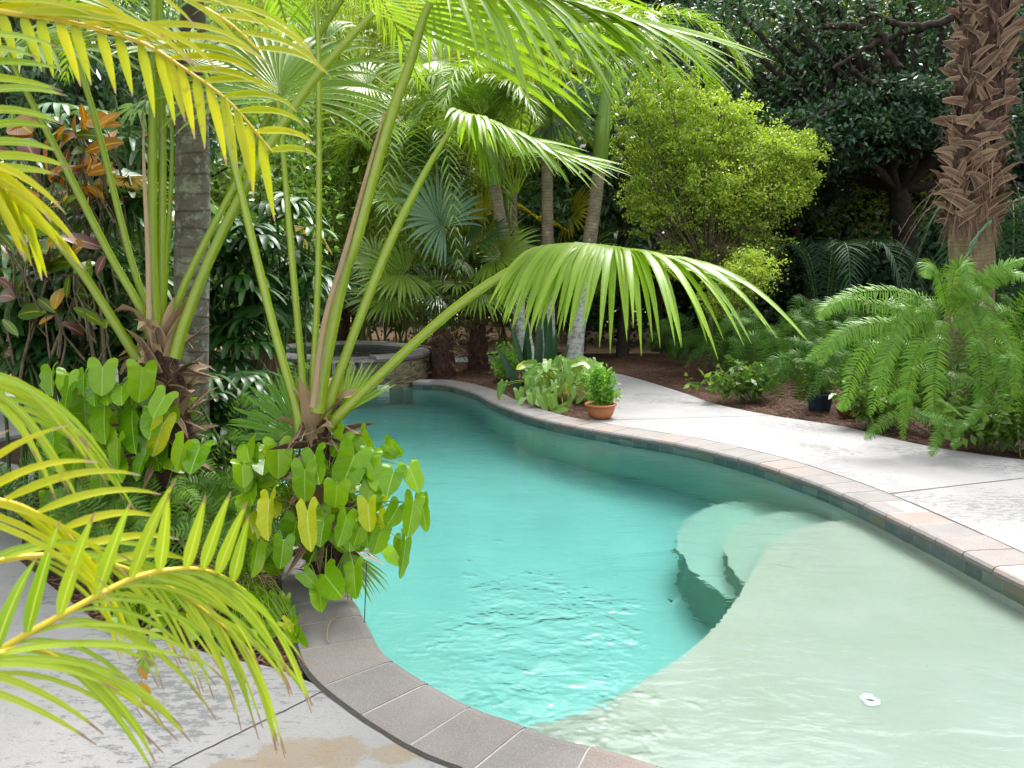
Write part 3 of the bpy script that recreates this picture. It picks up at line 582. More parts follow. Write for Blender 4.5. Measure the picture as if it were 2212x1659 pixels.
# tanning shelf and two steps, edges slightly wavy
def wav(pts, n, a=0.012):
    P = curve([V(*p) for p in pts], n); P += rng.normal(0, a * 0.25, P.shape) + a * np.sin(np.linspace(0, n * 0.9, n))[:, None]; return [tuple(p) for p in P]
def gp(l, z): return [tuple(GW(x, y, z)[:2]) for x, y in l]
sh = gp([(1060, 1590), (1115, 1577), (1200, 1555), (1300, 1520), (1400, 1465), (1475, 1415), (1530, 1370), (1580, 1310), (1615, 1255), (1650, 1195), (1700, 1155), (1760, 1132), (1815, 1125)], -0.33)
prism('tanning_shelf', wav(sh, 160, 0.006) + [(3.0, 5.7), (3.0, 3.4), (2.9, 2.5), (2.4, 1.8), (1.2, 1.6), (0, 2.2)], -1.5, -0.33, M['plaster'], pool)
s1 = gp([(1860, 1110), (1740, 1103), (1645, 1114), (1592, 1135), (1566, 1166), (1568, 1200), (1588, 1240), (1620, 1275)], -0.58)
prism('step', wav(s1, 60, 0.006) + [(2.0, 4.0), (2.8, 4.9)], -1.5, -0.58, M['plaster'], pool)
s2 = gp([(1800, 1078), (1620, 1078), (1530, 1096), (1478, 1127), (1463, 1163), (1472, 1200), (1505, 1243), (1570, 1290)], -0.83)
prism('step', wav(s2, 60, 0.006) + [(2.0, 4.2), (2.9, 5.2)], -1.5, -0.83, M['plaster'], pool)
# coping stones, one by one
prof = [(0.325, 0.004), (0.045, 0.006), (0.016, 0.001), (0.002, -0.014), (0.0, -0.032), (0.006, -0.048), (0.03, -0.058), (0.325, -0.06)]
nst = 96; stl = TOT / nst
for i in range(nst):
    mb = MB(); ss = np.linspace(i * stl + 0.004, (i + 1) * stl - 0.004, 6)
    e = E_at(ss); nn = E_nrm(np.clip(ss, 0.06, TOT - 0.06)) * SGN
    pr = np.array(prof); dz = rng.normal(0, 0.0012)
    v = np.zeros((6, len(pr), 3)); v[:, :, :2] = e[:, None] + nn[:, None] * pr[None, :, :1]; v[:, :, 2] = pr[None, :, 1] + dz
    m = len(pr); a, b = np.meshgrid(np.arange(5), np.arange(m), indexing='ij'); c = (b + 1) % m
    mb.add(v, np.stack([a * m + b, a * m + c, (a + 1) * m + c, (a + 1) * m + b], -1), None, rng.choice([0.15, 0.35, 0.45, 0.55, 0.72]) + rng.uniform(-0.08, 0.08))
    for b in (0, 5):
        mb.add(v[b], [[0, 1, 6, 7], [1, 2, 5, 6], [2, 3, 4, 5]], None, 0.3)
    mb.build('coping_stone', M['coping'], pool, smooth=False)
mm = MB(); pr = np.array([(0.322, 0.0025), (0.045, 0.004), (0.018, -0.002), (0.006, -0.03), (0.012, -0.05), (0.03, -0.057)])
v = np.zeros((len(s_all), 6, 3)); v[:, :, :2] = E0[:, None] + (En * SGN)[:, None] * pr[None, :, :1]; v[:, :, 2] = pr[None, :, 1]
a, b = np.meshgrid(np.arange(len(s_all) - 1), np.arange(5), indexing='ij'); mm.add(v, np.stack([a * 6 + b, a * 6 + b + 1, (a + 1) * 6 + b + 1, (a + 1) * 6 + b], -1))
mm.build('mortar_bed', M['mortar'], pool)
# dark joint between stones and slab
jj = MB(); v = np.zeros((len(s_all), 2, 3)); v[:, 0, :2] = off(0.322); v[:, 1, :2] = off(0.345) + rng.normal(0, 0.0015, (len(s_all), 2)); v[:, :, 2] = 0.003
i = np.arange(len(s_all) - 1) * 2; jj.add(v, np.stack([i, i + 2, i + 3, i + 1], -1)); jj.build('expansion_joint', M['joint'], pool)
# floor return fitting on the shelf
fp = GW(1880, 1515, -0.33); fm = MB(); a = np.linspace(0, 2 * math.pi, 33)[:-1]
rg = [(0.045, 0.0), (0.043, 0.007), (0.036, 0.009), (0.020, 0.008), (0.017, -0.0)]
v = np.array([[(fp[0] + r * math.cos(t), fp[1] + r * math.sin(t), -0.33 + z) for t in a] for r, z in rg])
ii, jn = np.meshgrid(np.arange(len(rg) - 1), np.arange(32), indexing='ij'); kk = (jn + 1) % 32
fm.add(v.reshape(-1, 3), np.stack([ii * 32 + jn, ii * 32 + kk, (ii + 1) * 32 + kk, (ii + 1) * 32 + jn], -1))
fit = fm.build('return_fitting', M['white'], pool)
fm = MB(); v = [(fp[0], fp[1], -0.326)] + [(fp[0] + 0.018 * math.cos(t), fp[1] + 0.018 * math.sin(t), -0.326) for t in a]
fm.add(v, [[0, 1 + k, 1 + (k + 1) % 32, 1 + (k + 2) % 32] for k in range(0, 32, 2)]); fm.build('nozzle_opening', M['dark'], fit) if False else fm.build('nozzle_opening', M['dark'], pool)
# water body
WZ = -0.088
wt = prism('pool_water', [tuple(p) for p in off(0.05)] + [(-2.6, 11.7)], -1.55, WZ, M['water']); tag(wt, kind='structure')

# ---------------------------------------------------------------- raised spa
SPC = V(-2.62, 12.2); SR = 1.28
spa = empty('spa', (SPC[0], SPC[1], 0), 'raised round stone spa spilling water into the far end of the pool', 'spa')
def arc(r, a0, a1, n): t = np.radians(np.linspace(a0, a1, n)); return np.stack([SPC[0] + r * np.cos(t), SPC[1] + r * np.sin(t)], -1)
wl = MB()
for zi in range(20):                                     # courses of thin ledger stone, each stone its own depth
    z0 = -0.14 + zi * 0.0255; t = rng.uniform(0, 5)
    ztop = 0.33
    while t < 360:
        dt = rng.uniform(4, 13); rr = SR + rng.uniform(-0.008, 0.018)
        P = arc(rr, t + 0.15, t + dt - 0.15, 3); n = 3; v = np.zeros((3, 4, 3))
        Q = arc(SR - 0.05, t, t + dt, 3)
        for k in range(3): v[k] = [(*Q[k], z0), (*P[k], z0 + 0.001), (*P[k], z0 + 0.0235), (*Q[k], z0 + 0.0245)]
        i, j = np.meshgrid(np.arange(2), np.arange(3), indexing='ij')
        low = -82 - 22 < ((t + 180) % 360 - 180) < -82 + 22
        if not (low and z0 + 0.0235 > 0.315) and z0 + 0.0235 < ztop + 0.02:
            wl.add(v, np.stack([i * 4 + j, (i + 1) * 4 + j, (i + 1) * 4 + j + 1, i * 4 + j + 1], -1), None, rng.uniform(0, 1))
        t += dt
core = MB(); P = arc(SR - 0.03, 0, 360, 73)
v = np.zeros((73, 2, 3)); v[:, :, :2] = P[:, None]; v[:, 0, 2] = -1.1; v[:, 1, 2] = 0.31; i = np.arange(72) * 2; core.add(v, np.stack([i, i + 2, i + 3, i + 1], -1))
v2 = v.copy(); v2[:, 0, 2] = -0.14; wl.add(v2, np.stack([i, i + 2, i + 3, i + 1], -1), None, 0.1)
core2 = MB(); v2 = v.copy(); v2[:, :, :2] = arc(SR, 0, 360, 73)[:, None]; v2[:, 0, 2] = -1.41; v2[:, 1, 2] = -0.142; core2.add(v2, np.stack([i, i + 2, i + 3, i + 1], -1)); core2.build('underwater_wall', M['basin'], spa)
wl.build('stone_wall', M['ledger'], spa, smooth=False)
sb = MB(); v = np.zeros((73, 3, 3)); v[:, 0, :2] = arc(SR - 0.24, 0, 360, 73); v[:, 1, :2] = arc(SR - 0.26, 0, 360, 73); v[:, 2, :2] = arc(0.02, 0, 360, 73); v[:, 0, 2] = 0.38; v[:, 1, 2] = -0.1; v[:, 2, 2] = -0.12
i, j = np.meshgrid(np.arange(72), np.arange(2), indexing='ij'); sb.add(v, np.stack([i * 3 + j, (i + 1) * 3 + j, (i + 1) * 3 + j + 1, i * 3 + j + 1], -1)); sb.build('basin', M['basin'], spa)
# coping ring with a gap for the spillway
a = -82 + 22
k = 0
while a < 360 - 82 - 22 - 1:
    step = 306 / 22.0; mb = MB(); tt = np.linspace(a + 0.25, a + step - 0.25, 5)
    pr = [(SR - 0.27, 0.345), (SR - 0.275, 0.385), (SR - 0.25, 0.42), (SR - 0.05, 0.425), (SR + 0.03, 0.42), (SR + 0.065, 0.385), (SR + 0.05, 0.34), (SR + 0.02, 0.33)]
    zz = 0.0 if not (-75 < a < 60) else -0.02
    v = np.array([[(SPC[0] + r * math.cos(R(t)), SPC[1] + r * math.sin(R(t)), z + zz) for r, z in pr] for t in tt]); m = 8
    ii, jn = np.meshgrid(np.arange(4), np.arange(m), indexing='ij'); kk = (jn + 1) % m
    mb.add(v, np.stack([ii * m + jn, ii * m + kk, (ii + 1) * m + kk, (ii + 1) * m + jn], -1), None, 0.15 + 0.3 * rng.random())
    for b in (0, 4): mb.add(v[b], [[0, 1, 6, 7], [1, 2, 5, 6], [2, 3, 4, 5]], None, 0.2)
    mb.build('coping_stone', M['mortar'] if 20 < a < 200 else M['coping'], spa, smooth=False); a += step  # rear stones paler cream, the lit look of that rim put into colour
lp = MB(); tt = np.linspace(-82 - 22.5, -82 + 22.5, 14); pr = [(SR - 0.27, 0.31), (SR - 0.27, 0.350), (SR + 0.09, 0.345), (SR + 0.095, 0.325), (SR + 0.05, 0.31)]
v = np.array([[(SPC[0] + r * math.cos(R(t)), SPC[1] + r * math.sin(R(t)), z) for r, z in pr] for t in tt])
ii, jn = np.meshgrid(np.arange(13), np.arange(5), indexing='ij'); kk = (jn + 1) % 5
lp.add(v, np.stack([ii * 5 + jn, ii * 5 + kk, (ii + 1) * 5 + kk, (ii + 1) * 5 + jn], -1)); lp.build('spillway_lip', M['greyrock'], spa)
M['spa_water'] = water_mat('spa_water_surface', (0.5, 0.05, 0.0), 1.6, False)
prism('spa_water', [tuple(p) for p in arc(SR - 0.235, 0, 359, 60)], -0.15, 0.372, M['spa_water'])['kind'] = 'structure'
# the thin streams falling from the lip
m, nt, out = new_mat('falling_water')
gl = nt.nodes.new('ShaderNodeBsdfGlossy'); gl.inputs['Roughness'].default_value = 0.15; tr = nt.nodes.new('ShaderNodeBsdfTransparent'); df = nt.nodes.new('ShaderNodeBsdfDiffuse'); df.inputs[0].default_value = (0.75, 0.85, 0.85, 1)
m1 = nt.nodes.new('ShaderNodeMixShader'); m1.inputs[0].default_value = 0.4; nt.links.new(gl.outputs[0], m1.inputs[1]); nt.links.new(df.outputs[0], m1.inputs[2])
m2 = nt.nodes.new('ShaderNodeMixShader'); m2.inputs[0].default_value = 0.55; nt.links.new(tr.outputs[0], m2.inputs[1]); nt.links.new(m1.outputs[0], m2.inputs[2]); nt.links.new(m2.outputs[0], out.inputs[0]); M['fall'] = m
fw = MB()
for t in np.concatenate([rng.uniform(-102, -62, 34)]):
    r0 = SR + 0.09; L = rng.choice([0.1, 0.2, 0.30, 0.42, 0.42]); p0 = V(SPC[0] + r0 * math.cos(R(t)), SPC[1] + r0 * math.sin(R(t)), 0.335)
    P = np.array([p0 + V(0.01 * math.cos(R(t)), 0.03 * math.sin(R(t)), 0) * u + V(rng.normal(0, 0.002), 0, -L * u) for u in np.linspace(0, 1, 8)])
    tube(fw, P, rng.uniform(0.002, 0.006) * np.array([1.6, 0.6, 1, 0.5, 1.1, 0.6, 1.2, 0.4]), 5)
tag(fw.build('waterfall', M['fall']), 'thin streams of water dripping from the spa lip', 'water', kind='stuff')
sk = MB(); c = G(830, 845, -0.09)
# skimmer faceplate in the tile line below the spa
sx, sy, sz = W(829, 846, 11.0)
def box(mb, c, s, rz=0, rnd=0.5, mi=0, tilt=0):
    x, y, z = np.array(s) / 2; v = np.array([(a * x, b * y, d * z) for a in (-1, 1) for b in (-1, 1) for d in (-1, 1)])
    if tilt: v = v @ np.array([[1, 0, 0], [0, math.cos(tilt), math.sin(tilt)], [0, -math.sin(tilt), math.cos(tilt)]])
    v = v @ np.array([[math.cos(rz), math.sin(rz), 0], [-math.sin(rz), math.cos(rz), 0], [0, 0, 1]]) + np.array(c)
    mb.add(v, [[0, 1, 3, 2], [4, 6, 7, 5], [0, 4, 5, 1], [2, 3, 7, 6], [0, 2, 6, 4], [1, 5, 7, 3]], None, rnd, mi)
box(sk, (sx, sy - 0.02, -0.055), (0.17, 0.03, 0.11), R(-8)); sk.build('skimmer_plate', M['white'], spa)
# ================================================================== VEGETATION
UP = V(0, 0, 1); CAMP = V(0, 0, H)
def D2(x, y, d): return W(x, y, d)
def husks(mb, c, n, r, h, L=0.25, out=0.5, wd=0.03, rr=(0, 1), up=1.0):
    """torn leaf bases standing round a palm heart"""
    for i in range(n):
        a = rng.uniform(0, 2 * math.pi); b = V(math.cos(a), math.sin(a), 0)
        s = np.asarray(c) + b * r + UP * rng.uniform(-h, 0)
        P, d = paths([s], [b * out * rng.uniform(0.4, 1.4) + UP * up + rng.normal(0, 0.15, 3)], L * rng.uniform(0.5, 1.2), 6, rng.uniform(0.1, 1.6), 1.5)
        t = np.linspace(0, 1, 6)
        strips(mb, P, d, b, (wd * rng.uniform(0.7, 1.4) * (1 - t ** 1.6) + 0.002)[None], -0.5, rng.uniform(*rr))
def petiole(mb, pts, r0, r1, flat=0.6, rnd=0.5, teeth=0, mi=0, n=16, nrm=None):
    P = curve(pts, n); tube(mb, P, [r0 * 1.35, r0 * 1.05, r0, (r0 + r1) / 2, r1], 8, flat, rnd, mi, up=(0, -1, 0.2))
    return P

# ---- palm A : middle of the left bed ---------------------------------------
def stubby_palm(name, label, base, crown, r, group=None):
    t = empty(name, base, label, 'palm', group)
    tm = MB(); P = curve([base - UP * 0.1, base * 0.5 + crown * 0.5 + V(rng.normal(0, .03), 0, 0), crown], 26)
    tube(tm, P, np.array([1.25, 1.1, 1.0, 0.95, 0.8, 0.45]) * r, 18, 1, 0.5, lump=0.12); tm.build('trunk', M['fibre'], t)
    bm = MB(); hh = crown[2] - base[2]
    for k in range(int(60 * hh) + 20):
        z = rng.uniform(0.0, 1.0); c = base + (crown - base) * z
        husks(bm, c, 1, r * 0.9, 0.02, 0.22, rng.uniform(0.5, 1.6), 0.026, (0, 1), rng.uniform(-0.5, 1.0))
    bm.build('leaf_base', M['boot'], t)
    hm = MB(); husks(hm, crown + UP * 0.02, 22, r * 0.5, 0.18, 0.28, 0.3, 0.05); husks(hm, crown - UP * 0.25, 20, r * 0.8, 0.25, 0.28, 0.8, 0.04)
    hm.build('husk', M['husk'], t)
    # loose fibres
    fb = MB(); S = base + (crown - base) * rng.uniform(0.2, 1, (220, 1)) + unit(rng.normal(0, 1, (220, 3)) * V(1, 1, 0.1)) * r
    Pp, dd = paths(S, rng.normal(0, 1, (220, 3)), rng.uniform(0.05, 0.2, 220), 5, 1.0); strips(fb, Pp, dd, UP, np.full((1, 5), 0.0012)); fb.build('fibre', M['husk'], t)
    return t
def frond(t, pts, d_hub, r0, r1, fanargs=None, mat='fan', pm='petiole', rnd=0.5, name='frond', nrm=None, fwd=None):
    """one frond = stalk and blade in a single child"""
    mb = MB(); P = petiole(mb, pts, r0, r1, 0.62, rnd)
    o = mb.build(name, M[pm], t)
    if fanargs is not None:
        f = fwd if fwd is not None else unit(P[-1] - P[-3]); mb = MB()
        fan(mb, P[-1], f, nrm if nrm is not None else UP, **fanargs); mb.build('leaf_blade', M[mat], o)
    return o

dA = 4.3; cA = D2(348, 770, dA); baseA = V(cA[0] - 0.02, cA[1] + 0.02, -0.03)
palmA = stubby_palm('fan_palm', 'stout fan palm with tan papery husks standing against the grey lichened trunk', baseA, D2(350, 735, dA), 0.115)
def pa(l, ds): return [D2(x, y, d) for (x, y), d in zip(l, ds)]
frond(palmA, pa([(297, 775), (200, 622), (147, 550), (43, 420), (-60, 310)], [4.3, 4.15, 4.05, 3.9, 3.75]), 0, .023, .014)
frond(palmA, pa([(325, 730), (300, 660), (237, 550), (143, 365), (45, 175), (15, 110)], [4.3, 4.3, 4.25, 4.15, 4.05, 4.0]), 0, .022, .012, dict(Rad=0.85, nseg=34, half=115, droop=0.7, costa=0.25), 'fan_mid', fwd=V(0.75, -0.3, -0.05), nrm=V(0.1, -0.5, 1))
frond(palmA, pa([(330, 715), (318, 665), (280, 550), (200, 235), (140, 60), (100, -60)], [4.32, 4.35, 4.4, 4.5, 4.55, 4.6]), 0, .020, .012, dict(Rad=0.9, nseg=34, half=110, droop=0.8), fwd=V(-0.6, 0.2, 0.3))
frond(palmA, pa([(335, 700), (330, 560), (330, 300), (334, 20), (334, -120)], [4.25, 4.25, 4.25, 4.2, 4.2]), 0, .026, .018, dict(Rad=0.9, nseg=34, half=110, droop=0.8), fwd=V(0.1, 0.2, 1))
frond(palmA, pa([(347, 700), (349, 560), (351, 300), (344, 40), (340, -120)], [4.3, 4.3, 4.3, 4.35, 4.4]), 0, .022, .015)
frond(palmA, pa([(352, 700), (360, 560), (372, 300), (352, 80)], [4.35, 4.38, 4.4, 4.4]), 0, .014, .008, mat='fan', pm='petiole', rnd=0.2)
frond(palmA, pa([(322, 690), (318, 520), (311, 360), (310, 240)], [4.2, 4.2, 4.2, 4.2]), 0, .012, .004, pm='husk', rnd=0.8, name='dry_sheath')
frond(palmA, pa([(362, 725), (388, 640), (430, 548), (515, 385), (560, 290), (617, 185), (733, 10), (770, -60)], [4.36, 4.38, 4.4, 4.42, 4.45, 4.45, 4.5, 4.5]), 0, .021, .013, dict(Rad=1.0, nseg=36, half=115, droop=0.9), fwd=V(0.7, 0.3, 0.5))
big = frond(palmA, pa([(378, 772), (398, 700), (458, 548), (530, 405), (600, 285), (668, 185), (737, 103), (808, 27)], [4.22, 4.2, 4.1, 3.95, 3.85, 3.75, 3.65, 3.55]), 0, .028, .016, dict(Rad=1.35, nseg=44, half=64, droop=0.5, costa=0.22, split=0.58, k=12, pw=2.6, cup=0.0, rag=0.05), 'fan', fwd=V(0.75, -0.20, 0.52), nrm=V(-0.30, 0.62, 0.62))

# ---- palm B : right of it, in front of the pool ------------------------------
dB = 3.85; cB = D2(680, 905, dB); baseB = V(G(672, 1300)[0], 3.95, -0.03)
palmB = stubby_palm('fan_palm', 'shorter fan palm at the pool edge, one big leaf arching over the water', baseB, cB, 0.10)
frond(palmB, pa([(648, 935), (640, 880), (600, 742), (553, 553), (500, 333), (462, 215), (440, 150)], [3.8, 3.8, 3.8, 3.85, 3.9, 3.95, 4.0]), 0, .021, .010, dict(Rad=0.8, nseg=32, half=110, droop=0.7), 'fan_mid', fwd=V(-0.5, 0.3, 0.4))
frond(palmB, pa([(658, 890), (652, 800), (630, 553), (612, 340), (600, 220)], [3.9, 3.95, 4.0, 4.05, 4.1]), 0, .018, .009, dict(Rad=0.8, nseg=32, half=110, droop=1.0), 'fan_mid', fwd=V(-0.1, 0.5, 0.6))
frond(palmB, pa([(674, 880), (677, 800), (688, 553), (688, 133), (680, -40)], [3.95, 3.98, 4.0, 4.0, 4.0]), 0, .017, .010, dict(Rad=0.85, nseg=32, half=110, droop=0.9), 'fan_mid', fwd=V(0.0, 0.4, 0.8))
frond(palmB, pa([(676, 880), (700, 700), (745, 547), (800, 350), (832, 240)], [3.7, 3.7, 3.7, 3.66, 3.64]), 0, .013, .004, pm='husk', rnd=0.6, name='dry_sheath')
# leaves whose midrib arches over, segments hanging from both sides of it
def arch_leaf(t, pts, ds, costa, r0, r1, n=50, near=(0.50, 0.62, 0.80, 0.92), farl=(0.42, 0.62, 0.96), a_near=(-150, 4), fwd_lean=0.0, mat='fan', wd=0.0185, hang=1.0, swing=0.0, rr=(0.2, 0.85)):
    mb = MB(); P = petiole(mb, pa(pts, ds), r0, r1, .62, 0.6); o = mb.build('frond', M['petiole'], t); mb = MB()
    costa = curve([P[-1]] + [D2(*c) for c in costa], 20)
    for side in (-1, 1):
        m = n // 2; t_ = np.linspace(0, 1, m) ** 0.9
        x = t_ * 18; i = np.clip(x.astype(int), 0, 18); S = costa[i] + (costa[np.minimum(i + 1, 19)] - costa[i]) * (x - i)[:, None]
        if side < 0:
            ang = np.radians(np.linspace(a_near[0], a_near[1], m))
            D = np.stack([np.cos(ang) + swing, -0.45 * np.abs(np.sin(ang)) - 0.15, 0.25 + 0.0 * ang], -1)
            L = np.interp(t_, [0, 0.3, 0.7, 1], near); dr = np.interp(t_, [0, 0.2, 0.8, 1], [2.0, 3.2, 2.0, 1.2]) * hang
        else:
            ang = np.radians(np.linspace(110, 2, m))
            D = np.stack([np.cos(ang) + swing, 0.75 * np.sin(ang), 0.10 + 0.0 * ang], -1)
            L = np.interp(t_, [0, 0.3, 1], farl); dr = np.interp(t_, [0, 1], [0.8, 0.55]) * hang
        L = L * rng.uniform(0.88, 1.06, m)
        P2, d2 = paths(S, D, L, 14, dr * rng.uniform(0.85, 1.15, m), 0.8, rng.normal(0, 0.07, (m, 3)))
        tt = np.linspace(0, 1, 14)
        wv = wd * np.clip(0.25 + tt * 5, 0, 1) * (1 - tt ** 2.6) + 0.0006
        nn = unit(np.cross(d2[:, 4], np.cross(V(0.2, -0.6, 0.7), d2[:, 4])))
        nn = np.where((nn @ V(0, -0.5, 0.8))[:, None] < 0, -nn, nn)
        strips(mb, P2, d2, nn, wv[None] * (L / 0.9)[:, None] ** 0.3, 0.42, rng.uniform(*rr, m))
    mb.build('leaf_blade', M[mat], o)
arch_leaf(palmB, [(712, 922), (745, 885), (880, 755), (1000, 652), (1090, 592), (1150, 560), (1185, 540)], [3.8, 3.75, 3.6, 3.45, 3.35, 3.3, 3.28],
          [(1250, 532, 3.26), (1345, 548, 3.22), (1430, 588, 3.18)], .022, .012, n=108, near=(0.38, 0.48, 0.64, 0.74), farl=(0.34, 0.42, 0.44), a_near=(-150, -60), wd=0.0185, rr=(0.3, 1.0))
arch_leaf(palmB, [(686, 890), (700, 790), (745, 580), (765, 533), (814, 350), (850, 235), (887, 133), (912, 45), (930, 5)], [3.78, 3.76, 3.75, 3.72, 3.68, 3.66, 3.62, 3.6, 3.58],
          [(1000, -20, 3.5), (1120, 0, 3.42), (1260, 60, 3.38)], .029, .017, n=64, near=(0.72, 0.85, 0.86, 0.8), farl=(0.6, 0.8, 0.9), a_near=(-95, 5), swing=0.25, hang=0.85)
arch_leaf(palmB, [(702, 905), (735, 800), (830, 553), (887, 433), (940, 335), (997, 247)], [3.82, 3.85, 3.95, 4.05, 4.15, 4.25],
          [(1030, 262, 4.25), (1075, 300, 4.2), (1115, 345, 4.15)], .023, .012, n=60, near=(0.30, 0.42, 0.55, 0.6), farl=(0.45, 0.62, 0.62), a_near=(-110, -35), swing=0.15, hang=0.7)
# low leaves
frond(palmB, pa([(668, 960), (650, 950)], [3.95, 3.95]), 0, .012, .01, dict(Rad=0.40, nseg=30, half=50, droop=0.3, costa=0.05, split=0.75, cup=0.0, rag=0.12), 'fan_low', fwd=unit(D2(575, 850, 4.05) - D2(650, 950, 3.95)), nrm=V(0.15, -1, 0.15))
frond(palmB, pa([(690, 1150), (745, 1190)], [3.75, 3.65]), 0, .008, .006, dict(Rad=0.27, nseg=18, half=45, droop=0.5, costa=0.05, split=0.5, cup=0.0), 'fan_mid', fwd=V(0.35, -0.1, -0.9), nrm=V(0, -1, 0.1))
frond(palmB, pa([(700, 940), (735, 900)], [3.85, 3.85]), 0, .008, .006, dict(Rad=0.32, nseg=14, half=30, droop=0.1, costa=0.05, split=0.6, cup=0.0), 'fan_mid', fwd=V(0.4, 0.1, 0.75), nrm=V(0, -1, 0.1))

# ---- tall grey trunk behind palm A -------------------------------------------
d = 5.0; t = empty('tall_palm', V(D2(412, 900, d)[0], d, -0.03), 'tall straight palm with a lichen-grey trunk and dark crownshaft behind the stout fan palm', 'palm')
tm = MB(); b = V(D2(415, 1050, d)[0], d, -0.05); tp = D2(416, 195, d); P = curve([b, D2(412, 800, d), D2(416, 500, d), tp], 30)
tube(tm, P, [0.125, 0.112, 0.108, 0.105, 0.092], 24, 1, lump=0.015); tm.build('trunk', M['grey_trunk'], t)
cs = MB(); tube(cs, curve([tp, D2(416, 100, d), D2(418, -60, d)], 10), [0.10, 0.09, 0.05], 16); cs.build('crownshaft', M['crownshaft_dark'], t)
top = D2(418, -60, d)
for k in range(9):
    a = k * 2.4 + 0.6; dr = V(math.cos(a), math.sin(a), 0); mb = MB()
    ra = curve([top, top + dr * 0.7 + UP * 0.55, top + dr * 1.5 + UP * 0.35, top + dr * 2.1 - UP * 0.35], 18)
    pinnate(mb, ra, 46, lambda u: 0.55 * np.sin(np.clip(u * 0.9 + 0.12, 0, 1) * math.pi) ** 0.6, 0.017, 70, 30, droop=1.2, rad=0.015)
    mb.build('frond', [M['feather'], M['petiole']], t)

# ---- yellow feather palm at the left edge -------------------------------------
ar = empty('feather_palm', (-1.5, 1.35, 0), 'yellow-green feather palm leaning in from the left close to the viewer', 'palm')
st = MB()
for k in range(5):
    b = V(-1.55 + rng.uniform(-.15, .15), 1.35 + rng.uniform(-.15, .15), -0.04); tube(st, curve([b, b + V(rng.uniform(-.1, .1), rng.uniform(-.1, .1), 0.7), b + V(rng.uniform(-.15, .15), 0.0, 1.3)], 12), [0.035, 0.03, 0.022], 10)
st.build('stem', M['petiole_yellow'], ar)
def pfrond(pts, ds, A, B, mat, n=20, wd=0.012, stem='petiole_yellow', rad=0.006, a_t0=0.05, name='frond', k=9, extra=None):
    """feather frond with its two rows given as (length, tangent share, side vector, droop, power, t0, t1)"""
    mb = MB(); m = 30; ra = curve(pa(pts, ds), m); T = unit(np.gradient(ra, axis=0)); tube(mb, ra, [rad, rad * 0.35], 6, 0.8, 0.5, 1)
    for row in (A, B):
        if row is None: continue
        L0, L1, ts, sv, dr, pw, t0, t1 = row[:8]; nn = row[8] if len(row) > 8 else n; wm = row[9] if len(row) > 9 else 1.0
        tt = np.linspace(t0, t1, nn) + rng.normal(0, 0.004, nn); x = np.clip(tt, 0, 0.999) * (m - 1); i = x.astype(int); fr = (x - i)[:, None]
        S = ra[i] * (1 - fr) + ra[i + 1] * fr; Tt = T[i]
        D = Tt * ts + np.asarray(sv, float) + rng.normal(0, 0.05, (nn, 3))
        L = np.linspace(L0, L1, nn) * rng.uniform(0.85, 1.1, nn)
        P, d = paths(S, D, L, k, dr * rng.uniform(0.75, 1.25, nn), pw, rng.normal(0, 0.08, (nn, 3)))
        u = np.linspace(0, 1, k); wv = wd * wm * np.clip(0.3 + u * 4, 0, 1) * (1 - u ** 2.2) + 0.0006
        strips(mb, P, d, unit(V(0.15, -0.85, 0.5)), wv[None], 0.3, rng.uniform(0.1, 0.9, nn))
    mb.build(name, [M[mat], M[stem]], ar)
# top-left frond
pfrond([(-120, 5), (20, 28), (150, 48), (300, 90), (400, 150), (500, 225), (590, 330)], [1.25, 1.25, 1.27, 1.3, 1.32, 1.35, 1.38],
       (0.33, 0.085, 0.0, (1.0, 0.05, 0.08), 1.2, 2.6, 0.03, 0.99, 16), (0.085, 0.13, 0.15, (0.06, -0.06, -0.75), 0.8, 1.0, 0.10, 0.95, 18), 'areca', wd=0.0078)
pfrond([(-160, -60), (100, -70), (330, -30), (480, 40), (560, 110)], [1.25, 1.28, 1.3, 1.33, 1.36],
       (0.30, 0.14, 0.0, (1.0, 0.05, -0.05), 1.1, 2.2, 0.1, 0.98, 8), None, 'areca', wd=0.007)
# leaves at mid-left
pfrond([(-160, 60), (-90, 150), (-50, 280), (-30, 380)], [1.2, 1.2, 1.2, 1.2],
       (0.17, 0.12, 0.05, (0.8, 0.0, 0.15), 0.45, 1.5, 0.1, 0.95, 10), None, 'areca_green', wd=0.008)
pfrond([(-120, 330), (-60, 350), (0, 400), (60, 470)], [1.15, 1.15, 1.17, 1.2],
       (0.16, 0.10, 0.9, (0.35, 0.0, 0.10), 1.0, 1.5, 0.2, 0.98, 7), (0.15, 0.10, 0.7, (0.0, -0.06, -0.6), 0.6, 1.0, 0.3, 0.98, 7), 'areca', wd=0.0065)
# arcs at left middle
pfrond([(-260, 850), (-140, 810), (-40, 830), (40, 900)], [0.95, 0.95, 0.97, 1.0],
       (0.24, 0.19, 0.7, (0.65, 0.1, 0.30), 2.4, 1.2, 0.25, 0.98, 9), (0.20, 0.15, 0.7, (0.3, -0.1, -0.1), 2.0, 1.1, 0.3, 0.98, 5), 'areca_green', wd=0.0038)
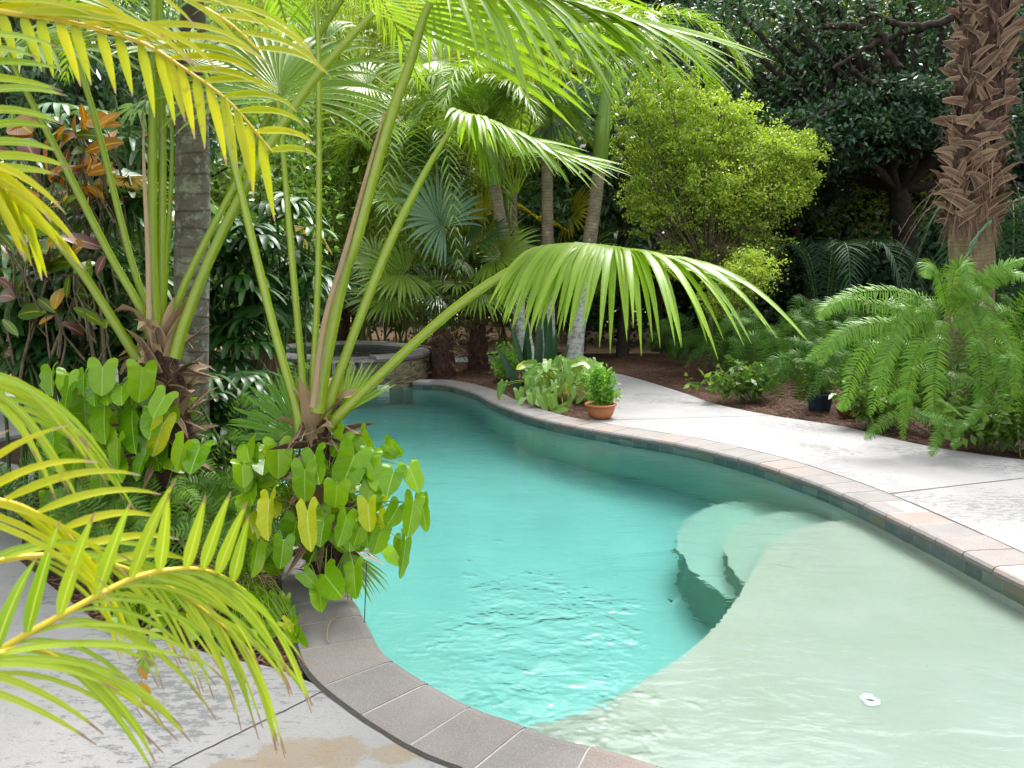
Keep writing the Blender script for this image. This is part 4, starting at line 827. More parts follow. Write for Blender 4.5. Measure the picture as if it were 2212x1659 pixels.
# bottom-left fronds
pfrond([(-140, 1500), (0, 1405), (140, 1325), (290, 1248), (400, 1228), (470, 1240), (530, 1275)], [0.80, 0.82, 0.86, 0.92, 0.96, 0.99, 1.02],
       (0.155, 0.10, 0.0, (0.32, 0.03, 0.95), 0.2, 2.0, 0.15, 0.92, 10, 1.1), (0.24, 0.24, 0.9, (0.10, -0.08, -0.25), 2.0, 1.0, 0.05, 0.98, 27, 0.31), 'areca_green', wd=0.0075)
pfrond([(-200, 1330), (-60, 1230), (80, 1200), (230, 1215), (380, 1275), (480, 1350), (520, 1380)], [0.85, 0.87, 0.92, 0.97, 1.02, 1.06, 1.08],
       (0.26, 0.20, 1.0, (0.30, 0.03, 0.10), 1.1, 1.3, 0.10, 0.98, 9, 0.55), (0.22, 0.22, 0.8, (0.15, -0.08, -0.40), 2.2, 1.0, 0.30, 0.99, 24, 0.31), 'areca_green', wd=0.0065)
pfrond([(-250, 1150), (-120, 1090), (20, 1085), (140, 1150), (190, 1230)], [0.8, 0.82, 0.86, 0.9, 0.93],
       (0.16, 0.12, 0.6, (0.3, 0.03, 0.6), 0.7, 1.4, 0.10, 0.98, 8, 0.8), (0.22, 0.14, 0.7, (0.2, -0.08, -0.30), 1.4, 1.1, 0.15, 0.99, 9, 0.5), 'areca', wd=0.0065)
pfrond([(-220, 1480), (-90, 1440), (60, 1400), (170, 1440)], [0.72, 0.74, 0.78, 0.8],
       (0.20, 0.16, 1.0, (0.3, 0.03, 0.10), 1.0, 1.3, 0.10, 0.98, 6, 0.6), (0.20, 0.16, 0.8, (0.25, -0.04, -0.35), 1.1, 1.1, 0.15, 0.99, 6, 0.6), 'areca_green', wd=0.006)

# ---- philodendrons --------------------------------------------------------------
def philo(name, label, leaves, root, fill=None, mats=('philo', 'philo_y'), seed=0, wmul=1.0, stalk=0.004, group=None):
    t = empty(name, root, label, 'philodendron', group); lm = MB(); ly = MB(); sm = MB()
    L = list(leaves)
    if fill: L += fill
    for lf in L:
        ax, ay, tx, ty, w_, d, yel = lf
        a = D2(ax, ay, d + rng.uniform(-.05, .05)); b = D2(tx, ty, d - rng.uniform(0.0, 0.12))
        ln_ = math.hypot(tx - ax, ty - ay); nrm = V(rng.normal(0, .45), -1, 0.45 + rng.normal(0, 0.4))
        wf = (w_ / ln_) / 0.62 * 1.0
        tgt = ly if yel else lm
        heart(tgt, a, b, nrm, wf * wmul, 0.18)
        rt = np.asarray(root) + V(rng.normal(0, .05), rng.normal(0, .05), 0); rt[2] = max(0.02, a[2] * rng.uniform(0.4, 0.85)); 
        rt[:2] = rt[:2] * 0.75 + a[:2] * 0.25; rt[1] += 0.08
        mid = (a + rt) / 2 + V(0, 0.03, 0.06)
        tube(sm, curve([rt, mid, a], 8), [stalk, stalk * 0.6], 5, rnd=rng.uniform(0, 1))
    o = lm.build('foliage', M[mats[0]], t)
    if ly.v: ly.build('yellow_foliage', M[mats[1]], t)
    sm.build('stem', M['petiole'], t); return t
def R4(l, d, yel=()): # region pixels r/3
    return [(a / 3, 553 + b / 3, c / 3, 553 + e / 3, w_ / 3, d, y) for a, b, c, e, w_, y in l]
LA = R4([(665, 720, 655, 905, 180, 0), (920, 745, 905, 955, 185, 0), (440, 870, 395, 1085, 150, 0), (680, 970, 660, 1215, 200, 0), (857, 1005, 850, 1275, 195, 0), (1070, 905, 985, 1045, 150, 0),
         (1055, 1085, 985, 1310, 130, 1), (545, 765, 530, 905, 80, 0), (765, 1190, 745, 1385, 130, 0), (935, 1300, 868, 1460, 120, 0), (1190, 1225, 1130, 1395, 150, 0), (1295, 1240, 1225, 1405, 150, 0),
         (655, 1420, 640, 1580, 130, 0), (610, 840, 600, 960, 60, 0), (980, 1070, 930, 1300, 110, 0), (790, 850, 780, 960, 110, 0), (700, 860, 690, 960, 100, 0), (380, 1300, 360, 1400, 120, 0), (720, 1330, 780, 1450, 110, 0),
         (480, 1290, 470, 1420, 130, 0), (350, 1180, 330, 1330, 130, 0), (560, 1180, 540, 1330, 130, 0), (1010, 1010, 960, 1180, 130, 0), (640, 1280, 600, 1400, 100, 0)], 4.0)
fa = []
for k in range(60):
    x = rng.uniform(95, 410); y = rng.uniform(800, 1130); s = rng.uniform(35, 62); a = rng.normal(0, 0.35); fa.append((x, y, x + s * math.sin(a), y + s * math.cos(a), s * 0.92, rng.uniform(4.1, 4.5), rng.random() < 0.06))
philo('philodendron', 'big glossy arrow-leaved plant climbing the stout fan palm with papery husks', LA, V(D2(300, 900, 4.25)[0], 4.25, 0), fa)
LB = [(600, 966, 603, 1034, 60, 3.7, 0), (547, 980, 550, 1047, 38, 3.75, 0), (680, 983, 687, 1047, 57, 3.6, 0), (658, 1016, 657, 1087, 50, 3.55, 0), (728, 1050, 724, 1100, 46, 3.5, 0), (765, 985, 733, 1066, 70, 3.6, 0),
      (740, 940, 712, 985, 50, 3.75, 0), (582, 1080, 572, 1165, 48, 3.45, 1), (664, 1105, 668, 1193, 46, 3.4, 1), (748, 1115, 733, 1180, 44, 3.45, 0), (795, 1090, 798, 1150, 42, 3.5, 1), (775, 1140, 765, 1180, 40, 3.55, 0),
      (893, 1085, 882, 1160, 42, 3.5, 0), (912, 1085, 920, 1150, 30, 3.55, 0), (876, 1170, 868, 1250, 26, 3.5, 0), (612, 1172, 606, 1230, 44, 3.4, 0), (556, 1180, 549, 1245, 34, 3.45, 0), (765, 1228, 766, 1292, 40, 3.4, 0),
      (702, 1242, 733, 1286, 38, 3.35, 0), (658, 1240, 684, 1268, 34, 3.4, 0), (690, 1275, 694, 1320, 34, 3.4, 0), (850, 1020, 835, 1070, 46, 3.6, 0), (885, 1010, 905, 1060, 36, 3.6, 0), (810, 1040, 790, 1090, 50, 3.6, 0), (860, 1095, 835, 1140, 44, 3.6, 0),
      (820, 1150, 808, 1200, 44, 3.55, 0), (800, 1000, 812, 1040, 40, 3.65, 0), (780, 940, 802, 985, 40, 3.8, 0), (700, 1130, 690, 1180, 44, 3.55, 0), (640, 1130, 628, 1180, 44, 3.6, 0)]
fb = []
for k in range(75):
    x = rng.uniform(520, 850); y = rng.uniform(950, 1200) ; 
    if x > 730 and y > 1190: continue
    s = rng.uniform(28, 52); a = rng.normal(0.1, 0.5); fb.append((x, y, x + s * math.sin(a), y + s * math.cos(a), s * 0.92, rng.uniform(3.65, 4.0), rng.random() < 0.08))
philo('philodendron', 'arrow-leaved plant with several yellow leaves spilling over the pool edge under the arching palm', LB, V(D2(680, 1150, 3.85)[0], 3.85, 0), fb, wmul=1.05)
LC = []
for k in range(170):
    x = rng.uniform(1130, 1300); y = 770 + rng.uniform(0, 95) + abs(x - 1215) * 0.12; s = rng.uniform(15, 27); a = rng.normal(-0.1, 0.7)
    LC.append((x, y, x + s * math.sin(a), y + s * math.cos(a), s * 0.62, rng.uniform(9.0, 10.6), rng.random() < 0.05))
LC += [(1088, 828, 1082, 852, 16, 9.6, 0), (1120, 845, 1124, 872, 20, 9.4, 0), (1080, 835, 1076, 865, 14, 9.5, 0), (1218, 900 - 20, 1190, 912 - 20, 18, 8.9, 0), (1170, 855, 1180, 888, 22, 9.0, 0), (1193, 858, 1198, 892, 22, 8.9, 0), (1148, 850, 1150, 875, 20, 9.1, 0)]
philo('philodendron', 'pale mottled arrow-leaved ground plant in the small bed beside the terracotta pot', LC, V(G(1215, 870)[0], 9.8, 0), mats=('philo_v', 'philo_y'), stalk=0.006)

LG = []
for k in range(70):
    x = rng.uniform(250, 640); y = rng.uniform(1235, 1330) + (x - 250) * 0.13; s_ = rng.uniform(26, 46); a = rng.normal(0.1, 0.9)
    LG.append((x, y, x + s_ * math.sin(a), y + s_ * math.cos(a), s_ * 0.6, 3.35 + (1330 - y) * 0.004, rng.random() < 0.05))
philo('creeping_philodendron', 'low trailing vine with small glossy leaves along the edge of the left slab', LG, V(G(450, 1330)[0], 3.7, 0), stalk=0.0025)
# ---- lady palms (dark fans on thin canes) -----------------------------------------
def lady_palm(cx, d, ylo, yhi, spread, n, label, mat='fan_shade', Rr=(0.24, 0.36), nseg=(7, 11)):
    base = V(D2(cx, 800, d)[0], d, -0.03); t = empty('lady_palm', base, label, 'palm', 'dark lady palms of the left bed')
    lm = MB(); sm = MB()
    for k in range(max(5, n // 5)):
        b = base + V(rng.normal(0, spread * d / F * 0.35), rng.normal(0, .2), 0); zt = D2(cx, rng.uniform(yhi, (yhi + ylo) / 2), d)[2]
        tube(sm, curve([b, b + V(rng.normal(0, .06), 0, zt * 0.5), b + V(rng.normal(0, .12), rng.normal(0, .1), zt)], 10), [0.013, 0.01], 7, rnd=rng.random())
    for k in range(n):
        x = cx + rng.uniform(-spread, spread); y = rng.uniform(yhi, ylo); dd = d + rng.uniform(-.35, .45); hub = D2(x, y, dd)
        az = rng.uniform(0, 2 * math.pi); f = V(math.cos(az), math.sin(az) * 0.6 - 0.35, rng.uniform(-0.25, 0.35))
        b = hub - unit(f) * 0.25 - UP * 0.18
        tube(sm, curve([b, (b + hub) / 2 + UP * 0.04, hub], 6), [0.006, 0.004], 5, rnd=rng.random(), cap=False)
        ns = int(rng.integers(*nseg)); Rk = rng.uniform(*Rr)
        th = np.radians(np.linspace(-100, 100, ns)); rt = unit(np.cross(unit(f), UP)); nn = np.cross(rt, unit(f))
        D = unit(f) * np.cos(th)[:, None] + rt * np.sin(th)[:, None] + nn * 0.1
        P, dv = paths(np.repeat(hub[None], ns, 0), D, Rk * rng.uniform(0.85, 1.1, ns), 8, rng.uniform(0.7, 2.0), 1.5, rng.normal(0, .1, (ns, 3)))
        u = np.linspace(0, 1, 8); wv = 0.024 * np.sin(np.clip(u * 0.85 + 0.08, 0, 1) * math.pi) ** 0.7 + 0.001
        strips(lm, P, dv, nn, wv[None], 0.25, rng.uniform(0, 0.94) * np.ones(ns) if rng.random() > 0.06 else 0.97 * np.ones(ns))
    lm.build('foliage', M[mat], t); sm.build('cane', M['petiole_dark'], t)
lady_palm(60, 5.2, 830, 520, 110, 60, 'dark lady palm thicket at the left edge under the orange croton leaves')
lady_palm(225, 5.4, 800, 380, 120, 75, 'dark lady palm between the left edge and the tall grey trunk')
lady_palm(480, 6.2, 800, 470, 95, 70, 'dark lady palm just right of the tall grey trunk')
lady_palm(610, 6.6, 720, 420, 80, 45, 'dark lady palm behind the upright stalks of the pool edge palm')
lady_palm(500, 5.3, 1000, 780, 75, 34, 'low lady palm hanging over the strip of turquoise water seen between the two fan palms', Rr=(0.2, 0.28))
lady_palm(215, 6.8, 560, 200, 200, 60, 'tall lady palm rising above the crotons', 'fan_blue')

# ---- crotons -----------------------------------------------------------------------
CR = [(165, 285, 160, 240, 'croton'), (100, 365, 105, 290, 'croton'), (20, 270, 65, 262, 'croton'), (60, 262, 90, 258, 'croton'), (150, 370, 180, 345, 'croton'), (210, 370, 215, 340, 'croton'), (225, 430, 205, 410, 'croton'), (50, 300, 75, 330, 'croton_r'), (190, 300, 178, 250, 'croton'),
      (118, 668, 130, 617, 'croton_y'), (118, 675, 85, 640, 'croton_g'), (100, 675, 40, 665, 'croton_g'), (118, 680, 95, 690, 'croton'), (130, 700, 178, 712, 'croton_r'), (0, 640, 28, 630, 'croton_r'), (10, 765, 20, 760, 'croton_r'), (60, 560, 95, 520, 'croton_g'), (90, 545, 130, 500, 'croton_y'),
      (150, 560, 175, 515, 'croton'), (30, 540, 0, 500, 'croton_g'), (160, 590, 200, 560, 'croton_g'), (5, 690, 40, 720, 'croton_g')]
def croton(label, L, root, d):
    t = empty('croton', root, label, 'croton'); by = {}; sm = MB(); rt = np.asarray(root)
    for (ax, ay, tx, ty, c) in L:
        mb = by.setdefault(c, MB()); a = D2(ax, ay, d + rng.uniform(-.2, .2)); b = D2(tx, ty, d + rng.uniform(-.25, .1)); l = np.linalg.norm(b - a)
        l = max(l, 0.12); P, dv = paths([a], [unit(b - a)], l * 1.05, 9, 0.35, 1.2); u = np.linspace(0, 1, 9)
        wv = l * 0.19 * np.sin(np.clip(u * 0.93 + 0.035, 0, 1) * math.pi) ** 0.75 + 0.001
        strips(mb, P, dv, V(rng.normal(0, .3), -1, 0.4), wv[None], 0.15, rng.random()); tube(sm, curve([a + V(rng.normal(0, .06), .1, -.28), a + V(rng.normal(0, .03), .04, -.1), a], 6), [0.007, 0.003], 5, cap=False)
    for k in range(4): tube(sm, curve([rt, rt + V(rng.normal(0, .2), 0, .8), V(D2(rng.uniform(20, 210), 400, d)[0], d + .15, L[0][1] and D2(0, np.mean([q[1] for q in L]), d)[2])], 10), [.018, .008], 7)
    for c, mb in by.items(): mb.build({'croton': 'orange_foliage', 'croton_y': 'golden_foliage', 'croton_g': 'green_foliage', 'croton_r': 'purple_foliage'}[c], M[c], t)
    sm.build('stem', M['twig'], t)
ex = lambda x0, x1, y0, y1, n, cs: [(x := rng.uniform(x0, x1), y := rng.uniform(y0, y1), x + rng.normal(0, 35), y - rng.uniform(5, 50), random.choice(cs)) for _ in range(n)]
croton('tall croton with veined orange and rust leaves at the upper left', CR[:9] + ex(0, 250, 260, 460, 34, ['croton', 'croton', 'croton_r', 'croton_g']), V(D2(110, 700, 5.2)[0], 5.2, 0), 4.9)
croton('lower croton carrying one golden leaf above a purple leaf', CR[9:] + ex(0, 230, 480, 740, 22, ['croton_g', 'croton_g', 'croton_r']), V(D2(110, 800, 4.8)[0], 4.8, 0), 4.6)

# ---- sword ferns ----------------------------------------------------------------------
def fern_frond(mb, pts, L=0.09, n=60, wd=0.010, up=UP, mi=0, k=6, droop=0.3, rr=(0.2, 0.9), a0=82, a1=60):
    ra = curve(pts, 26)
    pinnate(mb, ra, n, lambda u: L * np.sin(np.clip(u * 0.88 + 0.12, 0, 1) * math.pi) ** 0.55 + 0.004, wd, a0, a1, up=up, vee=-0.12, droop=droop, k=k, mi=mi, rr=rr, t0=0.04, rad=0.0028, fold=-0.15, taper=2.0, jit=0.08)
def fern(label, root, fr, mat, L=0.09, n=60, wd=0.010, group='sword ferns of the right-hand bed', droop=0.4):
    t = empty('sword_fern', root, label, 'fern', group)
    if callable(fr): fr = fr()
    for pts in fr:
        mb = MB(); up = unit(V(rng.normal(0, .3), -0.8, 0.7)); fern_frond(mb, pts, L * rng.uniform(0.85, 1.15), n, wd, up, droop=droop); mb.build('frond', [M[mat], M['rachis']], t)
    return t
dF = 7.0; c0 = (2050, 690)
rootF = V(D2(2060, 900, 7.3)[0], 7.3, 0)
def FP(l, d0, d1): return [D2(x, y, d0 + (d1 - d0) * i / (len(l) - 1)) for i, (x, y) in enumerate(l)]
big_fronds = [FP(l, 7.1, 6.75) for l in [
    [(2020, 700), (1950, 670), (1850, 650), (1790, 660), (1770, 690)], [(2030, 690), (1980, 640), (1900, 628), (1830, 640), (1780, 680)],
    [(2010, 700), (1960, 690), (1900, 720), (1850, 790), (1830, 860), (1812, 885)], [(2020, 690), (1990, 675), (1940, 720), (1910, 800), (1905, 890)],
    [(2040, 690), (2030, 720), (2020, 800), (2020, 880), (2030, 920)], [(2000, 680), (1960, 665), (1930, 720), (1900, 810), (1880, 900)],
    [(2050, 700), (2090, 690), (2110, 740), (2120, 830), (2110, 880)], [(2060, 690), (2110, 660), (2140, 690), (2150, 770), (2140, 830)],
    [(2050, 680), (2030, 600), (2010, 570), (2000, 600)], [(2055, 670), (2060, 590), (2085, 570), (2095, 620)], [(2060, 680), (2110, 620), (2160, 580), (2215, 560)],
    [(2070, 670), (2120, 610), (2180, 590), (2230, 600)], [(2050, 690), (2070, 640), (2110, 620), (2150, 660)], [(2020, 700), (1980, 760), (1960, 850), (1950, 950)],
    [(2080, 700), (2150, 700), (2190, 760), (2190, 860)], [(2030, 700), (1900, 700), (1800, 740), (1740, 780)], [(2030, 700), (1960, 700), (1870, 700), (1800, 735), (1770, 790)]]]
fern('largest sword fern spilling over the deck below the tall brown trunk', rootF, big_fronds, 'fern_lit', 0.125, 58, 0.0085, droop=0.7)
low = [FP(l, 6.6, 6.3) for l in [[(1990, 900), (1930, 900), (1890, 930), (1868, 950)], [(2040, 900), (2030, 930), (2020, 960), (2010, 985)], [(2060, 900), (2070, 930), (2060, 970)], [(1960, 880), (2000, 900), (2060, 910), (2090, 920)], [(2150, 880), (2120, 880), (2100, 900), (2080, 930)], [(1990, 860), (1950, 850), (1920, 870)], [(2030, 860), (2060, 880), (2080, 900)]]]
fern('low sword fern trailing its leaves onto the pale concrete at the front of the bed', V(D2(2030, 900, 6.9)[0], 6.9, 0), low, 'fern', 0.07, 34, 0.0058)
def rosette(cx, cy, d, n, ln_, h=0.55, arc_=(0, 360), sp=0.35):
    out = []
    b = V(D2(cx, cy, d)[0], d, 0.05)
    for k in range(n):
        a = R(rng.uniform(*arc_)); dr = V(math.cos(a), math.sin(a), 0); l = ln_ * rng.uniform(0.7, 1.15); hh = h * rng.uniform(0.6, 1.25)
        s = b + V(rng.normal(0, sp * .4), rng.normal(0, sp * .3), 0)
        out.append([s, s + dr * l * 0.28 + UP * hh * 0.85, s + dr * l * 0.65 + UP * hh, s + dr * l + UP * hh * 0.35])
    return out
def rf(cx, cy, d, n, ln_, h, label, mat='fern', L=0.10, nn=44, wd=0.0075, **kw):
    fern(label, V(D2(cx, cy, d)[0], d, 0), rosette(cx, cy, d, n, ln_, h), mat, L, nn, wd, **kw)
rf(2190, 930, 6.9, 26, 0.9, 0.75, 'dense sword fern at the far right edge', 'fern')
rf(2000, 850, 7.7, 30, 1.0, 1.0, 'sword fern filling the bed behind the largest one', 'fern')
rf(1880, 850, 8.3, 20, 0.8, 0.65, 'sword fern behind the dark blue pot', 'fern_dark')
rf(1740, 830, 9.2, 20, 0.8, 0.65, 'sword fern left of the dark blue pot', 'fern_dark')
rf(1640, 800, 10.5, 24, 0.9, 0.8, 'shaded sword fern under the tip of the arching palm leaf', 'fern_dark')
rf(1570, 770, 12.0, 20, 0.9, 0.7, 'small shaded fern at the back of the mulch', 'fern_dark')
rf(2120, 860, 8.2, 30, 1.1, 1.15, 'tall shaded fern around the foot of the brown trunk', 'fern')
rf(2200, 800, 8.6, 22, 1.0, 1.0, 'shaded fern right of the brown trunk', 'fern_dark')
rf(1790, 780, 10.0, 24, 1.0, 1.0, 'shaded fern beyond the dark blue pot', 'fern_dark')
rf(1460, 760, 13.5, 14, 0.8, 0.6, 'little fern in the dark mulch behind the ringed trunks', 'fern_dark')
rf(430, 1150, 4.3, 20, 0.55, 0.4, 'bright fern under the yellow feather leaves', 'fern_lit', 0.05, 40, 0.006, group='ferns of the left bed')
rf(560, 1180, 4.2, 18, 0.5, 0.35, 'fern tucked between the two fan palms', 'fern', 0.05, 36, 0.006, group='ferns of the left bed')
rf(440, 1000, 4.9, 16, 0.6, 0.6, 'fern standing against the strip of water right of the grey trunk', 'fern_lit', 0.05, 34, 0.006, group='ferns of the left bed')
rf(590, 830, 6.0, 12, 0.5, 0.7, 'fern beside the dead brown leaf near the spa', 'fern_lit', 0.05, 30, 0.007, group='ferns of the left bed')
rf(250, 1215, 3.95, 18, 0.5, 0.35, 'dark fern at the left end of the bed beside the slab', 'fern', 0.05, 36, 0.006, group='ferns of the left bed')
rf(480, 1290, 3.75, 14, 0.42, 0.3, 'small fern in the mulch below the stout palm', 'fern', 0.045, 32, 0.005, group='ferns of the left bed')
rf(120, 1150, 4.6, 20, 0.6, 0.5, 'fern at the far left of the bed near the pale paving', 'fern', 0.055, 36, 0.006, group='ferns of the left bed')
t = empty('dying_fern', V(*G(330, 1330)), 'dying fern with torn yellow leaves hanging over the concrete', 'fern', 'ferns of the left bed')
mb = MB(); fern_frond(mb, [D2(330, 1290, 2.9), D2(322, 1370, 2.75), D2(312, 1420, 2.7), D2(308, 1460, 2.66)], 0.045, 16, 0.009, V(0, -1, 0.3), droop=0.6); mb.build('frond', [M['fan_mid'], M['rachis']], t)
mb = MB(); tube(mb, curve([D2(308, 1460, 2.66), D2(299, 1500, 2.62), D2(296, 1530, 2.6), D2(308, 1549, 2.59)], 10), 0.0012, 5, mi=1)
for (x, y, tx, ty) in [(299, 1440, 318, 1466), (298, 1475, 328, 1492), (298, 1488, 325, 1494), (300, 1503, 326, 1520), (304, 1512, 322, 1515)]:
    P, dv = paths([D2(x, y, 2.6)], [D2(tx, ty, 2.57) - D2(x, y, 2.6)], np.linalg.norm(D2(tx, ty, 2.57) - D2(x, y, 2.6)), 6, 0.2); strips(mb, P, dv, V(0, -1, .2), np.array([[.003, .007, .011, .012, .010, .002]]), 0.1)
mb.build('dead_frond', [M['fern_dead'], M['rachis']], t)

def ground_plant(label, x, y, d, n, h_, mat, L, wd, spread=.3):
    b = V(D2(x, y, d)[0], d, 0); t = empty('leafy_plant', b, label, 'plant', 'leafy plants under the ferns'); lm = MB(); sm = MB()
    for k in range(n):
        q = b + V(rng.normal(0, spread), rng.normal(0, spread * .7), h_ * rng.uniform(.4, 1.1)); Pp = curve([b + V(rng.normal(0, spread * .4), rng.normal(0, .1), 0), (b + q) / 2 + UP * h_ * .15, q], 8); tube(sm, Pp, .004, 5, cap=False)
        for pt in Pp[3:]: leafcloud(lm, pt + rng.normal(0, .04, (5, 3)), 5, L, wd, dirb=(0, -.3, -.3))
    lm.build('foliage', M[mat], t); sm.build('stem', M['petiole_dark'], t)
ground_plant('dark broad-leaved plant left of the dark blue pot under the ferns', 1640, 845, 9.6, 26, .45, 'shrub', .13, .032)
ground_plant('leafy undergrowth between the glazed bowl and the largest fern', 1905, 880, 7.9, 30, .45, 'shrub', .12, .03)
ground_plant('glossy undergrowth at the right end of the bed', 2170, 930, 6.9, 36, .5, 'shrub', .13, .034)
# ---- boot-covered trunk on the right ---------------------------------------------------
d = 7.7; bx = D2(2098, 600, d)[0]
t = empty('booted_palm', V(bx, d, 0), 'tall palm trunk at the right wrapped in shaggy brown leaf boots, smooth below', 'palm')
tm = MB(); tube(tm, curve([V(bx, d, -0.1), D2(2098, 620, d), D2(2097, 500, d), D2(2115, 440, d)], 24), [0.26, 0.20, 0.195, 0.20], 24, lump=0.01); tm.build('trunk', M['sabal_smooth'], t)
c = curve([D2(2100, 470, d), D2(2108, 330, d), D2(2118, 180, d), D2(2128, 0, d), D2(2130, -200, d)], 60)
um = MB(); tube(um, c, [0.17, 0.20, 0.21, 0.21, 0.20, 0.18], 20, lump=0.08); um.build('fibrous_trunk', M['fibre'], t)
bm = MB(); nrow = 36
for i in range(nrow):
    for j in range(11):
        cc = c[int(i / nrow * 59)]; a = 2 * math.pi * (j + 0.5 * (i % 2)) / 11 + rng.normal(0, 0.12); b = V(math.cos(a), math.sin(a), 0)
        tw = V(-math.sin(a), math.cos(a), 0) * rng.choice((-1, 1)) * rng.uniform(0.3, 1.5)
        s = cc + b * 0.19 - UP * 0.06
        P, dv = paths([s], [b * rng.uniform(0.0, 0.55) + UP * 0.8 + tw], rng.uniform(0.14, 0.32), 5, rng.uniform(-0.1, 0.9)); u = np.linspace(0, 1, 5)
        strips(bm, P, dv, b, (rng.uniform(0.035, 0.07) * (1 - rng.uniform(0.4, 0.85) * u) * np.where(u > 0.97, rng.uniform(0.1, 0.7), 1))[None], rng.choice((-0.5, -0.25, 0.3)), rng.uniform(0, 1))
bm.build('leaf_boot', M['boot'], t)
fbm = MB(); S = c[rng.integers(2, 58, 500)] + unit(rng.normal(0, 1, (500, 3)) * V(1, 1, .1)) * 0.22
P, dv = paths(S, rng.normal(0, 1, (500, 3)), rng.uniform(0.1, 0.35, 500), 6, 1.8); strips(fbm, P, dv, UP, np.full((1, 6), 0.0018))
S = D2(2105, 390, d) + rng.normal(0, 0.1, (26, 3)); P, dv = paths(S, rng.normal(0, 1, (26, 3)) * V(1, .5, .8) + V(-0.3, -0.3, 0.3), rng.uniform(0.5, 1.0, 26), 10, 2.2); strips(fbm, P, dv, UP, np.full((1, 10), 0.0025)); fbm.build('fibre', M['boot'], t)
sk_ = MB(); S = np.array([D2(2098, 470, d) + V(.19 * math.cos(a), .19 * math.sin(a), rng.uniform(-.05, .12)) for a in rng.uniform(0, 6.28, 420)])
P, dv = paths(S, np.stack([rng.normal(0, .25, 420), rng.normal(-.1, .25, 420), -np.ones(420)], -1), rng.uniform(.08, .32, 420), 5, .5); strips(sk_, P, dv, V(0, -1, 0), np.full((1, 5), .004) * np.array([[1, 1, .8, .6, .2]]), .2); sk_.build('fibre_skirt', M['boot'], t)
vm = MB()
for k in range(7):
    P = curve([D2(2092 + rng.normal(0, 3), 553, 7.45), D2(2100 + rng.normal(0, 4), 528, 7.44), D2(2118, 500, 7.44), D2(2140 + rng.normal(0, 3), 478, 7.44)], 14); tube(vm, P + rng.normal(0, .006, P.shape), 0.006, 5, rnd=rng.random())
vm.build('air_plant_vine', M['moss'], t)

# ---- the three ringed palms behind the island bed ----------------------------------------
def slender(label, pts, d, r, shaft, crown_d, mat='ring_trunk', nf=9, fl=1.7, low='white_trunk'):
    P = [D2(x, y, d + k * 0.05) for k, (x, y) in enumerate(pts)]; b = P[0].copy(); b[2] = -0.03
    t = empty('ringed_palm', b, label, 'palm', 'slender ringed palms behind the island bed')
    c = curve([b] + P[1:], 40); k = 18
    tm = MB(); tube(tm, c[:k + 1], [r * 1.25, r], 14, lump=0.02, cap=False); tm.build('pale_trunk', M[low], t)
    tm = MB(); tube(tm, c[k:], [r, r * 0.86], 14, lump=0.02); tm.build('trunk', M[mat], t)
    s = curve([c[-1]] + [D2(x, y, d) for x, y in shaft], 12); cm = MB(); tube(cm, s, [r * 1.0, r * 1.08, r * 0.7, r * 0.4], 14); cm.build('crownshaft', M['crownshaft'], t)
    top = s[-1]
    for k in range(nf):
        a = k * 2.39996 + rng.uniform(0, .5); dr = V(math.cos(a), math.sin(a), 0); mb = MB(); l = fl * rng.uniform(0.8, 1.1)
        e = rng.uniform(0.15, 0.75)
        ra = curve([top, top + dr * l * 0.3 + UP * l * 0.35 * (e + .3), top + dr * l * 0.7 + UP * l * 0.35 * e, top + dr * l * 1.0 - UP * l * 0.35 * (1 - e)], 16)
        pinnate(mb, ra, 50, lambda u: 0.5 * np.sin(np.clip(u * 0.9 + 0.1, 0, 1) * math.pi) ** 0.5, 0.017, 65, 25, droop=1.1, rad=0.016, k=6, vee=0.35, jit=0.14)
        mb.build('frond', [M['feather'], M['petiole']], t)
slender('slender palm with a white blotched foot, leaning left behind the dark sword leaves', [(1150, 785), (1135, 740), (1112, 620), (1085, 500), (1068, 395)], 11.8, 0.105, [(1055, 320), (1040, 250)], 3, fl=1.8)
slender('thinner twin palm close against the leaning white footed one', [(1125, 700), (1118, 640), (1110, 560), (1100, 480), (1095, 435)], 12.8, 0.095, [(1085, 360), (1075, 280)], 3, fl=1.6, nf=7)
slender('straight dark-stemmed slender palm in the middle of the three', [(1186, 790), (1184, 700), (1183, 560), (1182, 400), (1180, 270)], 12.4, 0.10, [(1178, 210), (1176, 120)], 3, fl=1.9)
slender('slender palm leaning right with a bright green crownshaft', [(1238, 780), (1248, 700), (1268, 560), (1285, 440), (1295, 365)], 12.2, 0.115, [(1300, 290), (1308, 210), (1312, 150)], 3, fl=2.2, nf=11)

# ---- sansevieria, rocks, pots, small plants -------------------------------------------------
t = empty('snake_plant', V(*G(1130, 815)), 'stiff dark upright sword leaves around the foot of the leaning white trunk', 'plant'); mb = MB()
for (bx_, by_, tx, ty, w_) in [(1140, 830, 1100, 690, 14), (1125, 820, 1074, 750, 15), (1150, 835, 1125, 650, 13), (1160, 835, 1165, 670, 16), (1180, 835, 1195, 670, 17), (1185, 840, 1200, 710, 15), (1195, 820, 1222, 740, 14), (1160, 840, 1120, 770, 14), (1170, 845, 1182, 745, 12), (1130, 835, 1140, 690, 12), (1190, 830, 1178, 640, 12), (1205, 830, 1225, 760, 12), (1150, 845, 1145, 775, 12)]:
    dd = rng.uniform(10.2, 11.0); a = D2(bx_, by_, dd); a[2] = 0; b = D2(tx, ty, dd); P, dv = paths([a], [b - a], np.linalg.norm(b - a), 10, 0.05, 2, rng.normal(0, .08, (1, 3))); u = np.linspace(0, 1, 10)
    strips(mb, P, dv, V(rng.normal(0, .5), -1, 0), (w_ * dd / F / 2 * (0.75 + 0.4 * np.sin(u * math.pi)) * (1 - u ** 5) + .001)[None], 0.35)
mb.build('leaf', M['snake'], t)
